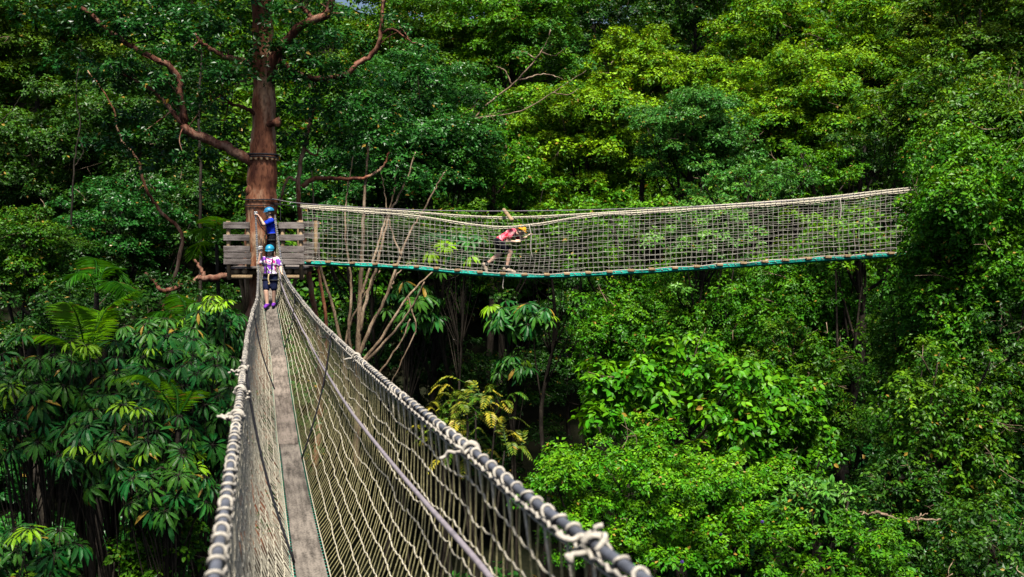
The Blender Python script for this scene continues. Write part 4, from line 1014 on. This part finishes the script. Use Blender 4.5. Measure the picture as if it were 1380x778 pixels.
sl = thing('safety_line', 'thin steel safety line strung just above the crossing bridge', 'cable', P(373, 268, 24.0))
mb = MB(); mb.tube(smooth_path([P(366, 268, 24.1), P(415, 275, 23.9), P(560, 283, 23.2), P(700, 284.5, 22.6), P(860, 281, 21.9), P(1000, 275, 21.3), P(1222, 258, 20.3), P(1330, 248, 19.8)], 60), .008, 5)
mb.build('line', M['cable'], sl, True)
sl = thing('safety_line', 'slack dark cord from the trunk to the crossing bridge corner', 'cable', P(372, 274, 24.0))
mb = MB(); mb.tube(smooth_path([P(368, 274, 24.1), P(390, 277, 23.9), P(412, 279, 23.65)], 20), .008, 5)
mb.tube(smooth_path([P(377, 266, 24.0), P(378, 282, 23.8), P(378, 297, 23.3)], 12), .006, 4)
mb.build('cord', M['cord'], sl, True)
# flowers of the vine at the lower right
for k, (a, b, lab) in enumerate([(919, 757, 'violet vine flower beside the near handrail'), (971, 720, 'violet vine flower on the lime fine leaved crown'), (1027, 703, 'violet vine flower below the silvery shrub')]):
    c = P(a, b, 11.9 if a < 950 else 12.6); mb = MB(); an = np.linspace(0, 2 * math.pi, 11)[:-1]
    rr = .022 * (1 + .12 * np.cos(an * 5)); rim = c + np.stack([rr * np.cos(an), -.012 + 0 * an, rr * np.sin(an)], -1)
    V = np.vstack([rim, c + [[0, .012, 0]], c + [[0, .03, -.01]]])
    mb.add(V, [[k2, (k2 + 1) % 10, 10] for k2 in range(10)] + [[(k2 + 1) % 10, k2, 11] for k2 in range(10)])
    set_props(mb.build('vine_flower', M['flower'], None, True), lab, 'flower', 'violet vine flowers')

# ------------------------------------------------------------------ people
def capsule(mb, p0, r0, p1, r1, seg=12):
    p0 = np.asarray(p0, float); p1 = np.asarray(p1, float)
    mb.ball(p0, r0, seg, 8); mb.ball(p1, r1, seg, 8)
    if np.linalg.norm(p1 - p0) > 1e-4: mb.tube([p0, (p0 + p1) / 2, p1], [r0, (r0 + r1) / 2, r1], seg)

def solid(name, caps, balls, mat, parent, voxel, smooth_it=6):
    """one continuous surface grown over capsules and ellipsoids"""
    mb = MB()
    for c in caps: capsule(mb, *c)
    for c, r, *rot in balls: mb.ball(c, r, 16, 12, rot[0] if rot else None)
    mb_att = mb.build(name, mat, None, True)
    me0 = mb_att.data
    rm = mb_att.modifiers.new('r', 'REMESH'); rm.mode = 'VOXEL'; rm.voxel_size = voxel; rm.use_smooth_shade = True
    sm = mb_att.modifiers.new('s', 'SMOOTH'); sm.factor = .5; sm.iterations = smooth_it
    dg = bpy.context.evaluated_depsgraph_get(); dg.update()
    me = bpy.data.meshes.new_from_object(mb_att.evaluated_get(dg))
    mb_att.modifiers.clear(); mb_att.data = me; bpy.data.meshes.remove(me0)
    if not me.materials: me.materials.append(mat)
    me.polygons.foreach_set('use_smooth', np.full(len(me.polygons), True))
    mb_att.parent = parent
    return mb_att

def local(mb, name, mat, parent, smooth=True):
    o = mb.build(name, mat, None, smooth); o.parent = parent; return o

def hand(caps, wrist, dirn, side, palm_n, curl=.9, s=1.0):
    """palm, four unequal bent fingers and a thumb; dirn points along the hand, side towards the thumb"""
    d_, t_ = unit(dirn), unit(side); n_ = unit(palm_n)
    w = np.asarray(wrist, float)
    for k, (o, L) in enumerate(((.026, .068), (.009, .076), (-.009, .071), (-.025, .056))):
        kn = w + d_ * .075 * s + t_ * o * s
        caps.append((w + d_ * .012 * s + t_ * o * .6 * s, .013 * s, kn, .0105 * s))
        q = kn
        for f, seg in ((.35, .42), (.9, .33), (1.35, .25)):
            a = f * curl; e = q + (d_ * math.cos(a) + n_ * math.sin(a)) * L * seg * s
            caps.append((q, .0085 * s, e, .0078 * s)); q = e
    b = w + d_ * .022 * s + t_ * .022 * s
    m = b + (t_ * .75 + d_ * .5 + n_ * .35) * .034 * s
    caps.append((b, .012 * s, m, .0095 * s)); caps.append((m, .0095 * s, m + (d_ * .75 + n_ * .55 + t_ * .1) * .032 * s, .008 * s))

def head_parts(c, fwd, up, s=1.0):
    """skull, jaw, nose, ears as balls; returns balls and a frame"""
    f, u = unit(fwd), unit(up); u = unit(u - f * (u @ f)); r = np.cross(f, u)
    Rm = np.stack([r, f, u], 1)
    loc = lambda x, y, z: np.asarray(c) + Rm @ (np.array([x, y, z]) * s)
    balls = [(loc(0, -.008, .025), np.array([.072, .090, .085]) * s, Rm), (loc(0, .022, -.04), np.array([.052, .062, .066]) * s, Rm),
             (loc(0, .058, -.085), np.array([.026, .022, .020]) * s, Rm), (loc(0, .092, -.022), np.array([.011, .018, .020]) * s, Rm),
             (loc(.073, -.005, -.015), np.array([.010, .018, .028]) * s, Rm), (loc(-.073, -.005, -.015), np.array([.010, .018, .028]) * s, Rm),
             (loc(0, .072, .012), np.array([.048, .014, .010]) * s, Rm)]
    return balls, loc, Rm

def face(root, loc, Rm, s):
    for sx in (-1, 1):
        mb = MB(); mb.ball(loc(sx * .030, .079, -.004), np.array([.012, .008, .008]) * s, 10, 8, Rm); local(mb, 'eye', M['eye'], root)
    mb = MB(); mb.ball(loc(0, .079, -.062), np.array([.022, .008, .007]) * s, 12, 8, Rm); local(mb, 'mouth', M['lips'], root)

def helmet(root, loc, Rm, s, mat):
    mb = MB(); seg, rings = 24, 9
    th = np.linspace(0.0, math.pi * .52, rings); ph = np.arange(seg) * 2 * math.pi / seg
    def shell(k):
        x = np.sin(th)[:, None] * np.cos(ph) * (.098 * k); y = np.sin(th)[:, None] * np.sin(ph) * (.122 * k); z = np.cos(th)[:, None] * (.102 * k) + 0 * ph
        rib = 1 + .02 * np.cos(ph * 6)[None] * np.sin(th)[:, None]
        return np.stack([x * rib, y * rib - .005, z + .038], -1).reshape(-1, 3)
    V = np.vstack([shell(1.0), shell(.93)]); n = rings * seg
    i = np.arange(rings - 1)[:, None] * seg; j = np.arange(seg)[None]; k = (j + 1) % seg
    q = np.stack([i + j, i + seg + j, i + seg + k, i + k], -1).reshape(-1, 4)
    rim = np.stack([n - seg + j[0], 2 * n - seg + j[0], 2 * n - seg + k[0], n - seg + k[0]], -1)
    W = np.array([loc(*(v)) for v in V])
    mb.add(W, None, np.vstack([q, q[:, ::-1] + n, rim]))
    h = local(mb, 'helmet', mat, root)
    mb = MB()                                                     # brim
    an = np.linspace(R(20), R(160), 15)
    a = np.stack([.100 * np.cos(an), .118 * np.sin(an) - .004, .036 + 0 * an], -1); b = np.stack([.100 * np.cos(an), .150 * np.sin(an) - .004, .026 + 0 * an], -1)
    V = np.vstack([a, b, a - [0, 0, .006], b - [0, 0, .006]]); V = np.array([loc(*v) for v in V]); m = 15; j = np.arange(m - 1)
    mb.add(V, None, np.vstack([np.stack([j, j + 1, m + j + 1, m + j], -1), np.stack([2 * m + j, 3 * m + j, 3 * m + j + 1, 2 * m + j + 1], -1), np.stack([m + j, m + j + 1, 3 * m + j + 1, 3 * m + j], -1)]))
    o = local(mb, 'brim', mat, h)
    mb = MB()
    for sx in (-1, 1): mb.tube(np.array([loc(sx * .088, .0, .03), loc(sx * .078, .03, -.05), loc(sx * .03, .06, -.10), loc(0, .065, -.108)]), .006, 5)
    local(mb, 'chin_strap', M['strap'], h)

def person(label, loc0, rz, J, mats, s=1.0, voxel=.0075, hair_long=False, group=None):
    """J: joints in metres, facing +Y, feet at z = 0"""
    root = thing('person', label, 'person', loc0, rz, group)
    g_ = {k: np.asarray(v, float) * s for k, v in J.items() if not k.startswith('_')}
    caps = []; A = lambda a, ra, b, rb: caps.append((g_[a], ra * s, g_[b], rb * s))
    sh, pel = (g_['sr'] + g_['sl']) / 2, (g_['hr'] + g_['hl']) / 2
    tor_f = lambda t: pel * (1 - t) + sh * t
    acr = unit(g_['sr'] - g_['sl']); upv = unit(sh - pel); fwd = unit(np.cross(upv, acr)); Rt = np.stack([acr, fwd, upv], 1)
    balls = [(tor_f(.05), np.array([.135, .095, .12]) * s, Rt), (tor_f(.45), np.array([.118, .085, .17]) * s, Rt), (tor_f(.80), np.array([.145, .095, .15]) * s, Rt)]
    for q in 'rl':
        A('s' + q, .052, 'e' + q, .037); A('e' + q, .036, 'w' + q, .025)
        A('h' + q, .080, 'k' + q, .053); A('k' + q, .052, 'a' + q, .034)
        kn_, an_ = g_['k' + q], g_['a' + q]; back = np.cross(unit(an_ - kn_), [1.0, 0, 0]) * .012 * s
        caps.append((kn_ * .82 + an_ * .18 + back, .049 * s, kn_ * .52 + an_ * .48 + back, .044 * s))
        caps.append((g_['a' + q], .034 * s, g_['t' + q], .028 * s))
        hand(caps, g_['w' + q], J['_hd' + q], J['_hs' + q], J['_hn' + q], J.get('_curl', 1.0), s)
    caps.append((tor_f(.92), .062 * s, g_['head'] - unit(np.asarray(J['_up'], float)) * .06 * s, .047 * s))
    hb, hl, Rm = head_parts(g_['head'], J['_fw'], J['_up'], s); balls += hb
    solid('body', caps, balls, mats['skin'], root, voxel)
    face(root, hl, Rm, s)
    helmet(root, hl, Rm, s, mats['helmet'])
    # shirt over torso and upper sleeves
    c2 = []; b2 = [(c, r + .014 * s, rot) for c, r, rot in [(tor_f(.12), np.array([.132, .098, .11]) * s, Rt), (tor_f(.45), np.array([.124, .090, .17]) * s, Rt), (tor_f(.80), np.array([.143, .095, .14]) * s, Rt)]]
    for q in 'rl':
        m = g_['s' + q] * .36 + g_['e' + q] * .64; c2.append((g_['s' + q], .064 * s, m, .060 * s)); c2.append((tor_f(.85), .10 * s, g_['s' + q], .064 * s))
    solid('shirt', c2, b2, mats['shirt'], root, .010, 4)
    c3 = []; b3 = [(tor_f(.02), np.array([.146, .112, .115]) * s, Rt)]
    kf = J.get('_short', .72)
    for q in 'rl':
        m = g_['h' + q] * (1 - kf) + g_['k' + q] * kf; c3.append((g_['h' + q], .092 * s, m, .078 * s))
    solid('shorts', c3, b3, mats['shorts'], root, .010, 4)
    for q in 'rl':
        an, toe = g_['a' + q], g_['t' + q]; dirn = unit(toe - an)
        solid('shoe', [(an + (an - toe) * .25 - np.array([0, 0, .012]) * s, .043 * s, an * .35 + toe * .65, .042 * s), (an * .35 + toe * .65, .042 * s, toe + dirn * .03 * s, .034 * s)], [], mats['shoe'], root, .009, 3)
        if 'sock' in mats: solid('sock', [(an, .042 * s, an * .80 + g_['k' + q] * .20, .043 * s)], [], mats['sock'], root, .009, 2)
    # harness: waist belt, leg loops, shoulder straps
    if mats.get('harness'):
        mb = MB(); a = np.linspace(0, 2 * math.pi, 25); cw = tor_f(.14)
        mb.tube(cw + acr * (.163 * s * np.cos(a))[:, None] + fwd * (.128 * s * np.sin(a))[:, None], .016 * s, 6, cap=False)
        for sx in (-1, 1):
            top = sh + acr * sx * .07 * s + upv * .055 * s
            mb.tube(smooth_path([cw + acr * sx * .06 * s + fwd * .125 * s, tor_f(.55) + acr * sx * .05 * s + fwd * .118 * s, sh + acr * sx * .075 * s + fwd * .10 * s, top, sh + acr * sx * .06 * s - fwd * .10 * s, tor_f(.4) - fwd * .11 * s], 22), .011 * s, 5)
        for q in 'rl':
            ax_ = unit(g_['k' + q] - g_['h' + q]); e1 = unit(np.cross(ax_, acr + .01)); e2 = np.cross(ax_, e1); cc = g_['h' + q] * .72 + g_['k' + q] * .28
            mb.tube(cc + e1 * (.098 * s * np.cos(a))[:, None] + e2 * (.098 * s * np.sin(a))[:, None], .012 * s, 5, cap=False)
        local(mb, 'harness', M['strap'], root)
        mb = MB(); st = cw + fwd * .14 * s
        mb.tube(smooth_path([st, st + np.array([.01, .02, -.10]) * s, st + np.array([-.005, .02, -.18]) * s], 10), .016 * s, 6)
        mb.ball(st + np.array([-.005, .02, -.20]) * s, np.array([.022, .012, .035]) * s, 10, 8)
        local(mb, 'lanyard_tail', M['tan_strap'], root)
    # hair
    mb = MB()
    hbs = [((hl(0, -.035, .01)), np.array([.080, .075, .085]) * s, Rm)]
    hc = []
    if hair_long:
        for sx in (-1, 1): hc.append((hl(sx * .07, -.01, .0), .022 * s, hl(sx * .085, .02, -.15), .020 * s)); hc.append((hl(sx * .085, .02, -.15), .020 * s, hl(sx * .075, .055, -.24), .012 * s))
        hc.append((hl(0, -.075, -.02), .05 * s, hl(0, -.09, -.18), .035 * s))
    else:
        hc.append((hl(0, -.07, .0), .045 * s, hl(0, -.062, -.055), .035 * s))
    solid('hair', hc, hbs, mats['hair'], root, .009, 2)
    return root, g_

def to_world(root, v):
    c, s_ = math.cos(root.rotation_euler.z), math.sin(root.rotation_euler.z)
    v = np.asarray(v, float); return np.array([c * v[0] - s_ * v[1], s_ * v[0] + c * v[1], v[2]]) + np.array(root.location)

# girl on the near bridge, facing the camera
Dg = 20.5; gp = plank_pt(Dg); gs = .945
slope = (plank_pt(Dg + .1)[2] - plank_pt(Dg - .1)[2]) / .2
G1 = dict(ar=(.055, .10, .075), al=(-.055, -.05, .085), tr=(.07, .20, .035), tl=(-.065, .06, .06), kr=(.075, .10, .37), kl=(-.075, .01, .37), hr=(.075, 0, .69), hl=(-.075, 0, .69),
          sr=(.145, .01, 1.06), sl=(-.145, .01, 1.05), er=(.235, .06, .96), wr=(.19, .10, 1.17), el=(-.225, .02, .88), wl=(-.27, .12, .78), head=(.0, .03, 1.24),
          _fw=(.03, 1, -.22), _up=(0, .15, 1), _hdr=(-.1, .05, 1), _hsr=(-.9, .3, 0), _hnr=(-.3, .9, 0), _hdl=(-.4, .35, -.35), _hsl=(.3, .9, .3), _hnl=(-.3, .1, -.95), _short=.80)
girl, gg = person('girl in a teal helmet and pink printed shirt walking down the near bridge', (gp[0] - .0, Dg, gp[2] - .0), R(180), G1,
                  dict(skin=M['skin'], helmet=M['helmet_teal'], shirt=M['shirt_print'], shorts=M['cloth_navy'], shoe=M['shoe_purple'], hair=M['hair'], harness=True), gs, hair_long=True)
# boy on the platform, facing left, handling his pulley
bp = np.array([WX(366.5, 23.62), 23.62, DECK + .002])
B1 = dict(ar=(.07, .04, .075), al=(-.07, -.04, .075), tr=(.08, .16, .04), tl=(-.08, .08, .04), kr=(.08, .05, .38), kl=(-.08, .0, .38), hr=(.08, 0, .72), hl=(-.08, 0, .72),
          sr=(.155, .02, 1.08), sl=(-.155, .02, 1.08), er=(.17, .19, .98), wr=(.09, .27, 1.13), el=(-.17, .20, .99), wl=(-.07, .27, 1.15), head=(0, .05, 1.27),
          _fw=(0, 1, -.1), _up=(0, .1, 1), _hdr=(-.3, .5, .8), _hsr=(-.8, 0, .3), _hnr=(-.5, .6, -.4), _hdl=(.3, .5, .8), _hsl=(.8, 0, .3), _hnl=(.5, .6, -.4), _short=.85)
boy, bg = person('boy in a blue helmet and royal blue shirt standing on the platform', bp, R(112), B1,
                 dict(skin=M['skin'], helmet=M['helmet_blue'], shirt=M['cloth_blue'], shorts=M['cloth_black'], shoe=M['sock'], hair=M['hair'], harness=True), 1.0)
# bent over walker on the crossing bridge, heading right
wf = pathpx(B_PX, [684], 0)[0]; wf[2] += .022
W1 = dict(ar=(.06, -.03, .10), tr=(.07, .13, .045), kr=(.08, .07, .47), hr=(.085, -.20, .69), al=(-.06, -.50, .18), tl=(-.06, -.46, .045), kl=(-.07, -.17, .42), hl=(-.085, -.20, .69),
          sr=(.165, .12, .915), sl=(-.165, .14, .915), er=(.20, -.01, .71), wr=(.17, .15, .70), el=(-.19, .27, .73), wl=(-.16, .42, .80), head=(0, .285, .925),
          _fw=(0, .9, -.42), _up=(0, .45, .9), _hdr=(-.1, .9, .2), _hsr=(-.6, .1, .8), _hnr=(-.6, .2, -.5), _hdl=(.05, .8, .6), _hsl=(.7, 0, .5), _hnl=(.3, .7, -.6), _short=.68)
man, mg = person('walker in a yellow helmet and pink shirt bent forward on the crossing bridge', wf, R(-90), W1,
                 dict(skin=M['skin'], helmet=M['helmet_yellow'], shirt=M['shirt_pink'], shorts=M['cloth_black'], shoe=M['shoe_tan'], sock=M['sock'], hair=M['hair'], harness=False), 1.05)

# pulleys held by the children
def pulley(label, p, to, harness_pt):
    root = thing('safety_pulley', label, 'pulley', p, 0, 'safety pulleys of the children')
    mb = MB(); mb.box(p + np.array([0, 0, .03]), (.085, .03, .075)); o = mb.build('housing', M['white_plastic'], root)
    bv = o.modifiers.new('bevel', 'BEVEL'); bv.width = .012; bv.segments = 3
    mb = MB(); a = np.linspace(0, 2 * math.pi, 15)
    for sx in (-.022, .022): mb.tube(p + np.array([sx, -.018, .045]) + np.stack([.016 * np.cos(a), 0 * a, .016 * np.sin(a)], -1), .006, 5, cap=False)
    mb.tube(p + np.array([0, 0, -.045]) + np.stack([.020 * np.cos(a), 0 * a, .038 * np.sin(a)], -1), .006, 5, cap=False)
    mb.build('carabiner', M['steel'], root, True)
    mb = MB(); hp = np.asarray(harness_pt)
    mb.tube(smooth_path([p + [0, 0, -.08], (p + hp) / 2 + np.array([.0, -.03, -.06]), hp], 16), .010, 5)
    mb.tube(smooth_path([p + [0, 0, .06], p + np.array(to) * .5, p + np.array(to)], 8), .009, 5)
    mb.build('lanyard', M['strap'], root, True)
pulley('white pulley in the raised hand of the girl', to_world(girl, np.array([.18, .12, 1.275]) * gs), (.02, .0, .22), to_world(girl, np.array([.0, .14, .80]) * gs))
pulley('white pulley in the hands of the boy', to_world(boy, np.array([.01, .36, 1.23])), (-.03, -.02, .16), to_world(boy, np.array([.0, .15, .82])))

# ------------------------------------------------------------------ camera, light, render
cam = bpy.data.cameras.new('camera'); cam_o = bpy.data.objects.new('camera', cam); COL.objects.link(cam_o)
cam_o.location = (0, 0, 0); cam_o.rotation_euler = (R(90) - PITCH, 0, 0)
cam.sensor_width = 36; cam.lens = 36 * F_PX / 1380; cam.clip_end = 4000; cam.clip_start = .05
cam.dof.use_dof = True; cam.dof.focus_distance = 20; cam.dof.aperture_fstop = 3.4
scene.camera = cam_o

w = bpy.data.worlds.new('World'); scene.world = w; w.use_nodes = True
nt = w.node_tree; bg = nt.nodes['Background']
sky = nt.nodes.new('ShaderNodeTexSky'); sky.sky_type = 'NISHITA'; sky.sun_disc = False
SUN_EL, SUN_AZ = R(65), R(176)              # azimuth clockwise from +Y: behind the camera, to the right
sky.sun_elevation = SUN_EL; sky.sun_rotation = SUN_AZ; sky.air_density = 1.0; sky.dust_density = 2.5
nt.links.new(sky.outputs[0], bg.inputs['Color']); bg.inputs['Strength'].default_value = .05
sun = bpy.data.lights.new('sun', 'SUN'); sun.energy = 5.0; sun.angle = R(11); sun.color = (1, .95, .84)
so = bpy.data.objects.new('sun', sun); COL.objects.link(so)
to_sun = Vector((math.sin(SUN_AZ) * math.cos(SUN_EL), math.cos(SUN_AZ) * math.cos(SUN_EL), math.sin(SUN_EL)))
so.rotation_euler = (-to_sun).to_track_quat('-Z', 'Y').to_euler(); so.location = to_sun * 60

vs = scene.view_settings; vs.view_transform = 'Standard'; vs.look = 'None'; vs.gamma = 1; vs.use_curve_mapping = False
vs.exposure = 1.2
cy = scene.cycles
cy.max_bounces = 4; cy.diffuse_bounces = 0; cy.glossy_bounces = 1; cy.transmission_bounces = 2; cy.transparent_max_bounces = 4
cy.use_denoising = True; cy.sample_clamp_indirect = 4; cy.caustics_reflective = False; cy.caustics_refractive = False
scene.render.film_transparent = False
